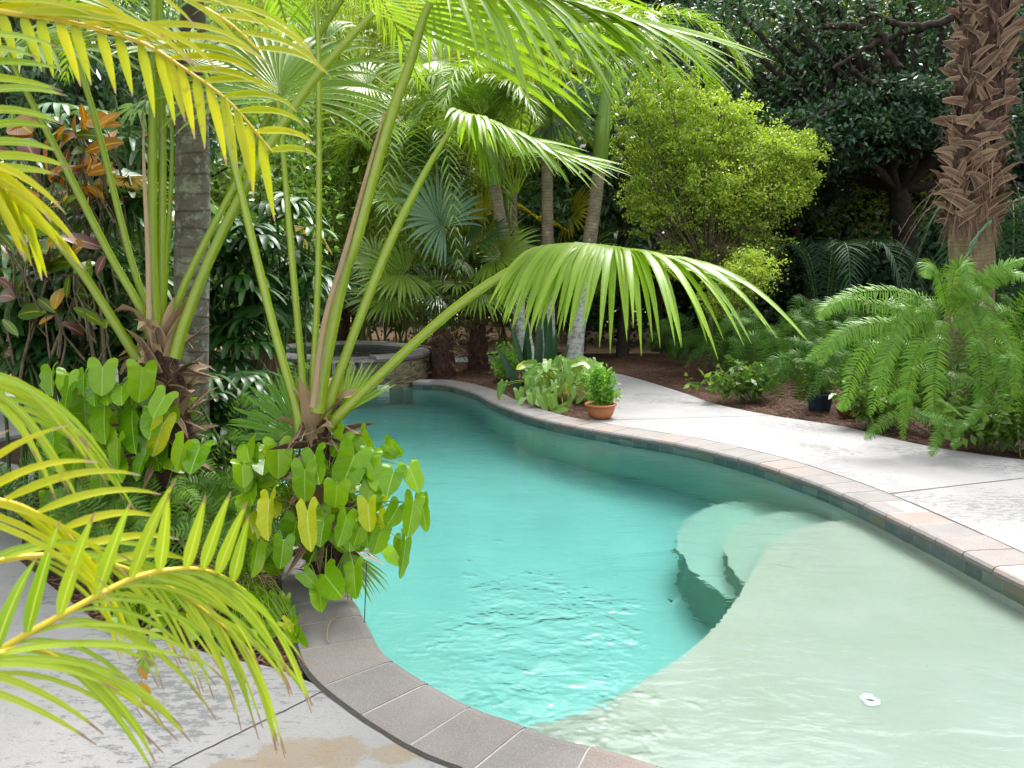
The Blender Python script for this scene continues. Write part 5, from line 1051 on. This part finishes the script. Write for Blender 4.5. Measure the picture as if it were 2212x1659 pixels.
def rock(name, c, s, mat, label, seed):
    n, m = 28, 40; rs = np.random.default_rng(seed); th = np.linspace(0.001, math.pi, n); ph = np.linspace(0, 2 * math.pi, m, endpoint=False)
    T, Pm = np.meshgrid(th, ph, indexing='ij'); x = np.sin(T) * np.cos(Pm); y = np.sin(T) * np.sin(Pm); z = np.cos(T); r = np.ones_like(x)
    for f in (1.5, 3, 6, 12):
        k = rs.normal(0, 1, (4, 3)) * f; p = rs.uniform(0, 6, 4)
        for q, pp in zip(k, p): r += 0.10 / f * np.sin(q[0] * x + q[1] * y + q[2] * z + pp)
    v = np.stack([x * r * s[0], y * r * s[1], z * r * s[2]], -1) + np.asarray(c); i, j = np.meshgrid(np.arange(n - 1), np.arange(m), indexing='ij'); kk = (j + 1) % m
    mb = MB(); mb.add(v.reshape(-1, 3), np.stack([i * m + j, (i + 1) * m + j, (i + 1) * m + kk, i * m + kk], -1)); tag(mb.build(name, M[mat]), label, 'rock')
p = G(1240, 868); rock('rock', (p[0], p[1] + .1, 0.04), (0.17, 0.14, 0.115), 'rock', 'yellowish mossy rock beside the terracotta pot', 3)
p = G(1163, 862); rock('rock', (p[0], p[1] + .1, 0.03), (0.11, 0.10, 0.11), 'greyrock', 'rounded grey rock half hidden under arrow leaves', 5)
def lathe(mb, c, prof, n=40, mi=0):
    a = np.linspace(0, 2 * math.pi, n, endpoint=False); v = np.array([[(c[0] + r * math.cos(t), c[1] + r * math.sin(t), c[2] + z) for t in a] for r, z in prof])
    i, j = np.meshgrid(np.arange(len(prof) - 1), np.arange(n), indexing='ij'); k = (j + 1) % n
    mb.add(v.reshape(-1, 3), np.stack([i * n + j, i * n + k, (i + 1) * n + k, (i + 1) * n + j], -1), None, 0.5, mi)
pc = G(1297, 903); t = empty('terracotta_pot', V(*pc), 'wide terracotta bowl pot standing on the coping at the corner of the bed', 'pot')
s = 0.178 / 0.17
mb = MB(); lathe(mb, pc, [(0.01, 0.006), (0.095, 0.004), (0.115, 0.012), (0.140, 0.05), (0.155, 0.10), (0.160, 0.135), (0.172, 0.140), (0.178, 0.150), (0.176, 0.162), (0.165, 0.166), (0.150, 0.160), (0.147, 0.13), (0.14, 0.11)]); mb.build('bowl', M['terracotta'], t)
mb = MB(); lathe(mb, pc, [(0.001, 0.135), (0.08, 0.13), (0.147, 0.125)]); mb.build('soil', M['soil'], t)
hb = empty('herb', V(pc[0], pc[1], 0.13), 'bushy bright green herb growing in the terracotta bowl', 'plant'); mb = MB(); sm = MB()
tips = np.array([pc + V(rng.normal(0, 0.09), rng.normal(0, 0.06), rng.uniform(0.22, 0.58)) for _ in range(60)])
for q in tips:
    b = pc + V(rng.normal(0, .03), rng.normal(0, .03), 0.13); Pp = curve([b, (b + q) / 2 + rng.normal(0, .01, 3), q], 12); tube(sm, Pp, [0.003, 0.0015], 5, cap=False)
    for pt in Pp[4:]:
        m = 9; leafcloud(mb, pt + rng.normal(0, 0.018, (m, 3)), m, 0.036, 0.012, dirb=(0, -.2, 0.2))
mb.build('foliage', M['herb'], hb); sm.build('stem', M['petiole'], hb)
hs = empty('leafy_shrub', V(*G(1095, 810)), 'small bright leafy shrub left of the dark sword leaves', 'shrub'); mb = MB(); sm = MB()
for k in range(45):
    q = V(*D2(rng.normal(1088, 14), rng.uniform(738, 810), 11.3 + rng.uniform(-.3, .3))); b = V(*G(1095, 812)) + V(rng.normal(0, .08), rng.normal(0, .08), 0); Pp = curve([b, q], 9); tube(sm, Pp, 0.004, 5, cap=False)
    for pt in Pp[3:]: leafcloud(mb, pt + rng.normal(0, 0.03, (8, 3)), 8, 0.05, 0.015)
mb.build('foliage', M['herb'], hs); sm.build('stem', M['petiole_dark'], hs)
pc = G(1770, 886); pc = V(pc[0], pc[1], 0); t = empty('plastic_pot', V(*pc), 'dark blue plastic pot half buried in pine straw', 'pot')
mb = MB(); lathe(mb, pc, [(0.01, -0.02), (0.11, -0.02), (0.125, 0.05), (0.145, 0.145), (0.150, 0.15), (0.152, 0.185), (0.165, 0.19), (0.165, 0.205), (0.152, 0.207), (0.145, 0.18)]); mb.build('pot_body', M['bluepot'], t)
mb = MB(); lathe(mb, pc, [(0.001, 0.175), (0.147, 0.17)]); mb.build('soil', M['soil'], t)
hb = empty('potted_plant', V(pc[0], pc[1], 0.18), 'spindly plant growing in the dark blue pot', 'plant'); mb = MB(); sm = MB()
for k in range(22):
    q = pc + V(rng.normal(0, 0.14), rng.normal(0, .1), rng.uniform(0.3, 0.65)); Pp = curve([pc + UP * .17, (pc + q) / 2 + UP * .1, q], 10); tube(sm, Pp, .003, 5, cap=False)
    for pt in Pp[4:]: leafcloud(mb, pt + rng.normal(0, 0.02, (4, 3)), 4, 0.07, 0.013, dirb=(0, 0, -.5))
mb.build('foliage', M['shrub'], hb); sm.build('stem', M['petiole_dark'], hb)
pc = G(1838, 900); pc = V(pc[0], pc[1], 0); t = empty('glazed_bowl', V(*pc), 'low brown and olive glazed bowl with a seedling, right of the dark blue pot', 'pot')
mb = MB(); lathe(mb, pc, [(0.01, -0.02), (0.09, -0.02), (0.14, 0.03), (0.165, 0.09), (0.172, 0.105), (0.165, 0.112), (0.155, 0.105), (0.15, 0.08), (0.01, 0.07)]); mb.build('bowl', M['glazed'], t)
mb = MB(); leafcloud(mb, pc + UP * .12 + rng.normal(0, .035, (26, 3)), 26, 0.05, 0.02, dirb=(0, -.2, .4)); mb.build('foliage', M['herb'], t)

# ---- mid-distance fan palms ---------------------------------------------------------------
def clump_palm(label, cx, cy_base, d, hubs, mat, Rr=0.55, stem_r=0.16, stem_top=None, petr=0.010, group='fan palms across the pool', droop=0.6, half=120, pm='petiole_dark', nseg=34, tmat='fibre', boots=60):
    base = V(D2(cx, cy_base, d)[0], d, -0.03); t = empty('fan_palm', base, label, 'palm', group)
    st_ = stem_top if stem_top else 0.5; top = base + UP * st_
    tm = MB(); tube(tm, curve([base, base + UP * st_ * .5, top], 8), [stem_r * 1.1, stem_r, stem_r * 0.7], 14, lump=0.15); tm.build('trunk', M[tmat], t)
    if boots: bm = MB(); husks(bm, top, boots, stem_r * 0.9, st_, 0.28, 1.0, 0.022, (0, 1), 0.6); bm.build('leaf_base', M['boot'], t)
    for h_ in hubs:
        x, y = h_[0], h_[1]; dd = d + (h_[2] if len(h_) > 2 else rng.uniform(-.5, .4)); hub = D2(x, y, dd); mt = h_[3] if len(h_) > 3 else mat; rr_ = h_[4] if len(h_) > 4 else Rr
        mb = MB(); dr = unit(hub - top); mid = top * 0.5 + hub * 0.5 + UP * 0.1
        P = curve([top - UP * .1, mid, hub], 12); tube(mb, P, [petr * 1.5, petr], 6, .7, 0.5, cap=False); o = mb.build('frond', M[pm], t); mb = MB()
        fo = unit(V((hub[0] - top[0]) * 1.0 + rng.normal(0, .25), -0.35 + rng.normal(0, .3), 0.35 * rng.uniform(-0.2, 1.2)))
        fan(mb, hub, fo, V(rng.normal(0, .35), -0.7, 0.7), rr_ * 1.15 * rng.uniform(0.85, 1.1), nseg=nseg, half=half, droop=droop, costa=0.2, k=7, split=0.5)
        mb.build('leaf_blade', M[mt], o)
clump_palm('clumping fan palm with a shaggy foot behind the end of the spa', 955, 790, 12.2, [(880, 430), (960, 490, -0.6, 'fan_blue', 0.85), (935, 380, .2, 'fan_dark', .8), (1015, 530, -0.3, 'fan_dark', .75), (1040, 480, 0.3, 'fan_yellow'), (820, 560), (880, 590, -.3, 'fan_mid', .8), (1060, 560), (905, 520), (990, 610), (850, 640), (1030, 630)], 'fan_mid', 0.7, 0.19, 0.75)
clump_palm('smaller shaggy-footed fan palm right of the spa end', 1033, 780, 13.0, [(1090, 560, .1, 'fan_mid'), (1000, 560), (1060, 500, .2, 'fan_yellow', .6), (1100, 620), (1010, 640), (1060, 650, 0, 'fan_mid', .7), (950, 640)], 'fan_dark', 0.62, 0.17, 0.8)
clump_palm('fan palm with yellowing leaves between the ringed trunks', 1180, 760, 15.0, [(1170, 480, 0, 'fan_yellow', .85), (1150, 560, 0, 'fan_mid'), (1225, 470, 0, 'fan_yellow', .8), (1240, 560, 0, 'fan_mid', .9), (1120, 520, .3, 'fan_yellow', .7), (1260, 620), (1200, 620), (1150, 640)], 'fan_mid', 0.7, 0.14, 0.9)
clump_palm('pale fan palm behind the spa to its left', 740, 740, 14.5, [(735, 500, 0, 'fan_mid', .8), (790, 480, 0, 'fan', .8), (700, 570, 0, 'fan_dark', .8), (800, 590, 0, 'fan_dark', .9), (760, 640, 0, 'fan_dark', .8), (840, 500, 0, 'fan', .7), (690, 500, 0, 'fan'), (660, 600, 0, 'fan_dark')], 'fan', 0.7, 0.14, 1.3)
clump_palm('dark fan palm beyond the left end of the spa', 640, 760, 13.5, [(600, 560), (650, 600), (560, 620), (700, 640), (620, 660)], 'fan_dark', 0.8, 0.14, 1.2)
# big silvery fans high in the middle
clump_palm('tall fan palm with broad silvery leaves high in the middle', 1112, 780, 12.6, [(1135, 190, 0, 'fan', 1.45), (1040, 300, -.6, 'fan', 1.15), (1180, 260, .2, 'fan_blue', 1.0), (960, 130, .3, 'fan_mid', 1.1), (1020, 80, .4, 'fan_blue', 1.1), (880, 250, .5, 'fan_mid', .95), (1290, 120, .6, 'fan_mid', 1.0), (1080, 120, 0.1, 'fan_mid', 1.1), (700, 90, 1, 'fan_blue', 1.0), (1200, 60, .4, 'fan', 1.0), (800, 180, 1, 'fan_mid', .9), (620, 190, .8, 'fan_blue', 0.9)], 'fan', 1.25, 0.05, 2.9, 0.013, droop=0.9, pm='petiole', nseg=40, tmat='ring_trunk', boots=0)

# ---- small trees and shrubs ---------------------------------------------------------------
def tree(name, label, cat, base, trunkr, th, crowns, mat, L, wd, per=26, group=None, dirb=(0, 0, -0.3), limbs=6, cr=0.22, bark='bark', spread=1.0, shell=0.5, crn='crown'):
    """crowns: list of (centre, radii, clumps)"""
    base = np.asarray(base, float); t = empty(name, base, label, cat, group); lm = MB(); bm = MB()
    c0 = np.mean([np.asarray(c[0], float) for c in crowns], axis=0); top = base * 0.4 + c0 * 0.6; top[2] = base[2] + th
    tube(bm, curve([base - UP * .05, base * .6 + top * .4 + rng.normal(0, .1, 3), top], 12), [trunkr, trunkr * 0.6], 10, lump=0.08)
    for cen, rad, nc in crowns:
        p, c = blob_points(cen, rad, nc, per, cr, shell); leafcloud(lm, p, len(p), L, wd, dirb=dirb, spread=spread)
        for k in range(limbs):
            e = c[rng.integers(0, len(c))]; m = (top + e) / 2 + rng.normal(0, 0.25, 3) * np.mean(rad) * .4
            tube(bm, curve([top, m, e], 9), [trunkr * 0.45, trunkr * 0.12], 6, lump=.1, cap=False)
    bm.build('trunk', M[bark], t); lm.build(crn, M[mat], t); return t
# lime weeping shrub
d = 13.0
tree('lime_shrub', 'airy bright lime-green small tree glowing in front of the dark trees', 'tree', V(D2(1540, 700, d)[0], d, 0), 0.05, 1.6,
     [(D2(1560, 410, d), (1.35, 1.1, 0.85), 480), (D2(1660, 330, d), (0.9, .8, .5), 230), (D2(1480, 320, d), (0.9, 0.8, 0.5), 200), (D2(1400, 420, d), (0.5, 0.6, 0.7), 110), (D2(1700, 400, d), (0.6, .6, .35), 110), (D2(1450, 210, d), (0.75, .7, .5), 130), (D2(1380, 290, d), (0.5, .6, .6), 80), (D2(1560, 250, d), (0.6, .6, .4), 90), (D2(1600, 530, d), (0.9, .7, .35), 90), (D2(1470, 560, d), (0.6, .6, .35), 70)], 'lime_shrub', 0.055, 0.015, 44, limbs=16, bark='twig', cr=0.085, shell=0.2)
tree('lime_shrub', 'low lime-green shrub hanging at the tip of the arching palm leaf', 'shrub', V(D2(1620, 720, 11.5)[0], 11.5, 0), 0.03, 0.7,
     [(D2(1610, 590, 11.5), (0.5, .5, .35), 110), (D2(1560, 640, 11.7), (0.4, .4, .3), 60)], 'lime_shrub', 0.05, 0.015, 34, limbs=10, bark='twig', cr=0.16, shell=0.2)
# bare twigs of it
tw = MB()
for k in range(60):
    s = D2(rng.uniform(1520, 1640), rng.uniform(480, 620), 12.6); P, dv = paths([s], [V(rng.normal(.5, .6), rng.normal(0, .4), rng.uniform(-.2, .6))], rng.uniform(.5, 1.1), 8, 1.3, 1, rng.normal(0, .5, (1, 3))); tube(tw, P[0], [.006, .002], 4, cap=False)
tag(tw.build('bare_twigs', M['twig']), 'tangle of bare brown twigs hanging under the lime green tree', 'twigs', kind='stuff')

# bamboo: arching culms with drooping leaf sprays
def bamboo(label, cx, d, w_m, hgt, n, mat, per=46, leafL=0.12, zlo=0.3):
    b = V(D2(cx, 700, d)[0], d, 0); t = empty('bamboo', b, label, 'bamboo', 'bamboo clumps'); cm = MB(); lm = MB()
    for k in range(n):
        s = b + V(rng.normal(0, w_m * .35), rng.normal(0, .4), -.03); e = s + V(rng.normal(0, w_m * .5), rng.normal(-.5, .5), hgt * rng.uniform(.6, 1.05)); P = curve([s, (s + e) / 2 + UP * hgt * .12, e, e + V(rng.normal(0, .5), -.4, -.5)], 22)
        tube(cm, P, [.022, .016, .006], 6, rnd=rng.random(), cap=False)
        for pt in P[3:]:
            if pt[2] < zlo: continue
            for q in range(3):
                br, bd = paths([pt], [rng.normal(0, 1, 3) * V(1, 1, .3)], rng.uniform(.4, .9), 6, 1.6); tube(cm, br[0], .003, 4, cap=False)
                pp = np.repeat(br[0], per // 6, 0) + rng.normal(0, .07, (per // 6 * 6, 3)); leafcloud(lm, pp, len(pp), leafL, .0085, dirb=(0, 0, -1.0), spread=.8)
    cm.build('culm', M['culm'], t); lm.build('foliage', M[mat], t)
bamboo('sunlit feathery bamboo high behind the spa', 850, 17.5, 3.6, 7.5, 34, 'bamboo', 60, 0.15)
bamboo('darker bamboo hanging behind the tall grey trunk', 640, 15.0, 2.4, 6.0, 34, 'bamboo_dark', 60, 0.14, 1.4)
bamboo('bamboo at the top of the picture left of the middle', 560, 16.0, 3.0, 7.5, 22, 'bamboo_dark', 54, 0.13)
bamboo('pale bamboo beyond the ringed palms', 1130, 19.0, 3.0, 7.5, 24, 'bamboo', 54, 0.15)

tree('leafy_tree', 'glossy grey-green leaved tree at the upper left behind the yellow leaves', 'tree', V(D2(260, 700, 8.0)[0], 8.0, 0), 0.09, 1.9,
     [(D2(270, 190, 8), (1.0, .8, .75), 210), (D2(120, 160, 8.2), (0.9, .8, .9), 170), (D2(350, 300, 8.3), (0.6, .6, .5), 90), (D2(40, 120, 8.3), (.9, .8, .9), 120), (D2(200, 20, 8.6), (1.2, .9, .8), 120)], 'silver', 0.13, 0.018, 26, limbs=9, dirb=(0, -.1, -.9), cr=.16)
tree('leafy_tree', 'blue-green drooping-leaved tree between the ringed palms and the lime tree', 'tree', V(D2(1255, 720, 16)[0], 16, 0), 0.1, 1.8,
     [(D2(1250, 330, 16), (1.1, .9, 1.3), 200), (D2(1225, 480, 15.6), (1.0, .8, 0.9), 130), (D2(1330, 500, 15.6), (0.9, .8, 0.9), 110), (D2(1350, 250, 16.4), (1.2, .9, 1.0), 120)], 'silver', 0.24, 0.034, 22, limbs=8, dirb=(0, -.2, -.9), cr=.17)
tree('leafy_tree', 'mid green bushy tree behind the fan palms left of the ringed trunks', 'tree', V(D2(950, 700, 18)[0], 18, 0), 0.1, 2.0,
     [(D2(930, 560, 18), (2.6, 1.2, 1.6), 330), (D2(760, 520, 18.5), (1.6, 1.2, 1.8), 200), (D2(1080, 480, 18), (1.5, 1, 1.8), 200)], 'shrub', 0.13, 0.035, 26, limbs=8)
tree('leafy_tree', 'mid green tree at the left behind the croton', 'tree', V(D2(60, 700, 9.5)[0], 9.5, 0), 0.1, 1.6,
     [(D2(60, 430, 9.5), (1.7, 1, 1.3), 260), (D2(420, 420, 9.6), (1.5, 1, 1.5), 240), (D2(200, 640, 9.4), (2.2, .8, .8), 200)], 'shrub', 0.10, 0.028, 26, limbs=8)
# dark trees on the right
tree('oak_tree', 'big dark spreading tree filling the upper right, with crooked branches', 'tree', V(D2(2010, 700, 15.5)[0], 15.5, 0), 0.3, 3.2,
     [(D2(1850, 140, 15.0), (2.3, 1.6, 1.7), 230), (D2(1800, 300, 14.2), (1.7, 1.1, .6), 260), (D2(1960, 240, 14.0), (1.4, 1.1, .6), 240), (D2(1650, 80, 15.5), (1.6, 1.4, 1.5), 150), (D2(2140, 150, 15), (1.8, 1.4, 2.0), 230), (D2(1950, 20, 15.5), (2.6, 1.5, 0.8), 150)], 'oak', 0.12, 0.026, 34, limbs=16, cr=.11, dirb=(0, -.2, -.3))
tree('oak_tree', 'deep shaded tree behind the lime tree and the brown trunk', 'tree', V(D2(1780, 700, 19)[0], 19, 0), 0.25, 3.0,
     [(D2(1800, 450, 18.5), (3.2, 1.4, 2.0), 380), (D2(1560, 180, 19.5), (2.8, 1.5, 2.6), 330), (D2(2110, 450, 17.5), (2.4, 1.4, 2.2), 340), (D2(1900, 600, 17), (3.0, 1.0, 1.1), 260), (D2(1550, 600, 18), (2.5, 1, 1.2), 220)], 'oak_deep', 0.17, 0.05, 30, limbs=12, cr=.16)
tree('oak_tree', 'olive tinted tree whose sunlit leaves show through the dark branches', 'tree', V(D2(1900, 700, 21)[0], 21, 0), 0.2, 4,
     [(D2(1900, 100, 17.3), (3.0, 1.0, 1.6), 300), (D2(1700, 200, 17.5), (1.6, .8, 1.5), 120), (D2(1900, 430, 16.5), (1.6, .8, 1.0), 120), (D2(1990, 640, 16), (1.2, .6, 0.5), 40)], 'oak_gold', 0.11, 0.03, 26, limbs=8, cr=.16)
# crooked dark branches in the open
bt = MB()
for pts in [[(2090, 30), (1990, 60), (1900, 90), (1850, 120), (1800, 150)], [(1990, 60), (1920, 50), (1880, 20)], [(1860, 60), (1800, 55), (1760, 65)], [(2060, 180), (1960, 190), (1850, 215), (1740, 260), (1700, 275)], [(1960, 190), (1880, 180), (1840, 150)], [(1940, 150), (1900, 70), (1880, 30)]]:
    P = [D2(x, y, 13.6) for x, y in pts]; c = curve(P, 20); c += rng.normal(0, .02, c.shape); tube(bt, c, [.07, .05, .03], 8, lump=.1)
o = bt.build('branch', M['bark'], None)
oak = [q for q in C.objects if q.name == 'oak_tree'][0]; o.parent = oak; o.location = o.location - oak.location
# arching dark feather palms low in the shade on the right
def arch_palm(label, x, y, d, n, l, mat='feather_dark', h=1.0):
    b = V(D2(x, y, d)[0], d, 0); t = empty('shade_palm', b, label, 'palm', 'feather palms in deep shade')
    for k in range(n):
        a = k * 2.4 + rng.uniform(0, .4); dr = V(math.cos(a), math.sin(a) - .2, 0); mb = MB(); s = b + UP * .3
        ra = curve([s, s + dr * l * .3 + UP * h, s + dr * l * .7 + UP * h * 1.1, s + dr * l + UP * h * .4], 16); pinnate(mb, ra, 44, lambda u: .45 * np.sin(np.clip(u * .9 + .1, 0, 1) * math.pi) ** .5, .014, 65, 30, droop=.8, rad=.012, k=5); mb.build('frond', [M[mat], M['petiole_dark']], t)
arch_palm('shaded feather palm between the lime tree and the brown trunk', 1780, 720, 12.5, 9, 1.4, h=1.5)
arch_palm('shaded feather palm right behind the brown trunk', 2190, 640, 9.6, 9, 1.4, h=1.9)
arch_palm('green feather palm high behind the pool edge palm', 700, 640, 13.0, 10, 2.0, 'feather', h=3.4)
arch_palm('green feather palm arching behind the silvery fans', 900, 640, 12.5, 10, 1.8, 'feather', h=2.9)
# hidden trunks in the dark hedge
for k, (x, d) in enumerate([(1560, 15.5), (1640, 16.5), (1720, 16), (1420, 16), (1345, 15), (690, 17), (770, 19), (660, 18.5), (610, 17)]):
    b = V(D2(x, 700, d)[0], d, -.05); mb = MB(); P = curve([b, b + V(rng.normal(0, .1), 0, 1.5), b + V(rng.normal(0, .3), 0, 3.6)], 12); tube(mb, P, [.13, .1, .08], 10, lump=.06)
    t = empty('shaded_tree', b, ['mossy shaded stem in the dark hedge behind the arching leaf tip', 'second dark stem right of the mossy one in the hedge', 'dark stem below the lime tree tips', 'dark stem just right of the ringed palms', 'dark stem behind the right-leaning ringed palm', 'dark stem left of the spa', 'dark stem above the spa rim', 'thin dark stem behind the upright palm stalks', 'dark stem beyond the left of the spa'][k], 'tree'); mb.build('trunk', M['bark'], t)
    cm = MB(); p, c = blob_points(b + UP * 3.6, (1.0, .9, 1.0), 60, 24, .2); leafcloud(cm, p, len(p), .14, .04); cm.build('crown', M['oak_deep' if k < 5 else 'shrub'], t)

# ---- far wood closing the view ---------------------------------------------------------------
def wood(name, label, a0, a1, r0, r1, z0, z1, n, mat, L, wd):
    mb = MB(); nc = n // 40; a = np.radians(rng.uniform(a0, a1, nc)); r = rng.uniform(r0, r1, nc); z = z0 + (z1 - z0) * rng.uniform(0, 1, nc) ** 1.05
    c = np.stack([r * np.sin(a), r * np.cos(a), z], -1); p = np.repeat(c, 40, 0) + rng.normal(0, .55, (nc * 40, 3)); p = p[p[:, 2] > 0]; leafcloud(mb, p, len(p), L, wd)
    tag(mb.build(name, M[mat]), label, 'trees', kind='stuff')
wood('far_wood', 'mass of green trees closing the view on the left', -50, 6, 24, 27, 0, 11.5, 70000, 'far_leaf', .30, .09)
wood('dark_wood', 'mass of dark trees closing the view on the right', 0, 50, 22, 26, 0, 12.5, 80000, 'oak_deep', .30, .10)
wood('side_wood', 'trees beyond the left edge of the garden', -110, -48, 9, 13, 0, 8, 50000, 'shrub', .22, .07)
wood('east_wood', 'trees beyond the right edge of the garden', 48, 110, 10, 14, 0, 9, 50000, 'oak', .22, .07)
# hedge behind the clearing and along the shade
hd = MB(); nc = 520; x = rng.uniform(-13, 14, nc); y = np.interp(x, [-13, -6, 0, 2, 5, 14], [21, 25.5, 24, 18, 16.5, 13]) + rng.normal(0, .5, nc); z = rng.uniform(0.1, 2.2, nc)
p = np.repeat(np.stack([x, y, z], -1), 60, 0) + rng.normal(0, .33, (nc * 60, 3)); leafcloud(hd, p[p[:, 2] > 0], int((p[:, 2] > 0).sum()), .14, .045); tag(hd.build('hedge', M['oak']), 'dark undergrowth closing the back of the garden', 'undergrowth', kind='stuff')

# ---- fence, ground litter, odds and ends --------------------------------------------------------
fn = empty('rail_fence', V(-4.2, 23.2, 0), 'weathered wooden rail fence at the far side of the clearing', 'fence'); 
for k in range(5):
    mb = MB(); box(mb, (-6.2 + k * 1.3, 23.2, .55), (.12, .12, 1.3), .1); mb.build('post', M['oldwood'], fn)
for z in (.45, 1.05):
    mb = MB(); box(mb, (-3.6, 23.12, z), (6.2, .04, .14)); mb.build('rail', M['oldwood'], fn)
for k in range(9):
    mb = MB(); box(mb, (-4.0 + k * .16, 23.08, .55), (.10, .02, 1.1), 0, rng.random()); mb.build('picket', M['oldwood'], fn)
def straw(name, label, poly, n, z=-0.03, L=.12, wd=.0016, mat='straw', zj=.02):
    poly = np.array(poly); lo = poly.min(0); hi = poly.max(0); pts = []
    x0, y0 = poly[:, 0], poly[:, 1]; x1, y1 = np.roll(x0, -1), np.roll(y0, -1)
    while sum(map(len, pts)) < n:
        q = rng.uniform(lo, hi, (n, 2)); c = ((y0[None] > q[:, 1:]) != (y1[None] > q[:, 1:])) & (q[:, :1] < (x1 - x0)[None] * (q[:, 1:] - y0[None]) / (y1 - y0 + 1e-9)[None] + x0[None]); pts.append(q[c.sum(1) % 2 == 1])
    q = np.concatenate(pts)[:n]; a = rng.uniform(0, 2 * math.pi, n)
    S = np.stack([q[:, 0], q[:, 1], np.full(n, z) + rng.uniform(0, zj, n)], -1); D = np.stack([np.cos(a), np.sin(a), rng.uniform(-.05, .22, n)], -1)
    P, d = paths(S, D, L * rng.uniform(.5, 1.4, n), 4, rng.uniform(0, .5, n), 1, rng.normal(0, .4, (n, 3)) * V(1, 1, 0)); mb = MB(); strips(mb, P, d, UP, np.full((1, 4), wd) * np.array([[1, 1, 1, .3]]), .2)
    tag(mb.build(name, M[mat]), label, 'mulch', kind='stuff')
bedpoly = [(-0.70, 2.92), (-0.96, 2.99), (-1.25, 3.10), (-1.49, 3.21), (-1.81, 3.37), (-1.96, 3.45), (-2.77, 4.19), (-3.31, 5.2), (-2.6, 5.9), (-1.6, 5.1), (-1.30, 4.5), (-1.14, 4.0), (-1.04, 3.6), (-.92, 3.2)]
straw('bark_mulch', 'dark shredded bark mulch in the left bed', bedpoly, 9000, -.035, .06, .0035)
straw('pine_needles', 'brown pine straw along the right-hand bed', [(4.5, 6.6), (4.0, 6.95), (3.7, 7.5), (3.5, 8.1), (3.0, 8.7), (2.55, 9.5), (2.35, 10.3), (1.95, 11.8), (1.3, 13.6), (2.4, 15), (5, 12), (6.5, 8.5), (6, 6.3)], 22000, -.035, .16, .0024, zj=.05)
straw('island_mulch', 'dark mulch in the island bed', [(1.1, 8.6), (.7, 8.7), (.35, 9.2), (.0, 9.9), (-.3, 10.7), (-.7, 11.3), (-1.2, 11.7), (-1.2, 13), (.3, 13.2), (1.15, 11.4), (1.2, 9.8)], 9000, -.035, .08, .004)
# a trailing root and a dried curl on the coping
rt = MB(); tube(rt, curve([D2(792, 1215, 3.45), D2(790, 1270, 3.4), D2(787, 1345, 3.35)], 10), .0022, 5, rnd=.1); tag(rt.build('hanging_root', M['bark']), 'thin dark aerial root dangling over the water at the pool edge', 'root')
rt = MB(); P = curve([G(736, 1330, .012), G(712, 1345, .03), G(706, 1375, .02), G(711, 1388, .012)], 10); tube(rt, P, [.002, .004, .002], 5, rnd=.5); tag(rt.build('dried_leaf', M['husk']), 'curled dry leaf stalk lying on the coping', 'dead leaf')
t = MB(); c = D2(580, 745, 6.3)
for k in range(14):
    P, dv = paths([c + rng.normal(0, .02, 3)], [V(rng.normal(0, .35), -.2, .1)], rng.uniform(.3, .5), 8, 3.5, .6); strips(t, P, dv, V(0, -1, .2), np.full((1, 8), .014), .5, rng.uniform(.3, .9))
tube(t, curve([V(c[0], c[1], 0), c], 5), .008, 6); tag(t.build('withered_fan', M['boot']), 'withered brown fan leaf hanging folded in front of the spa', 'dead leaf')
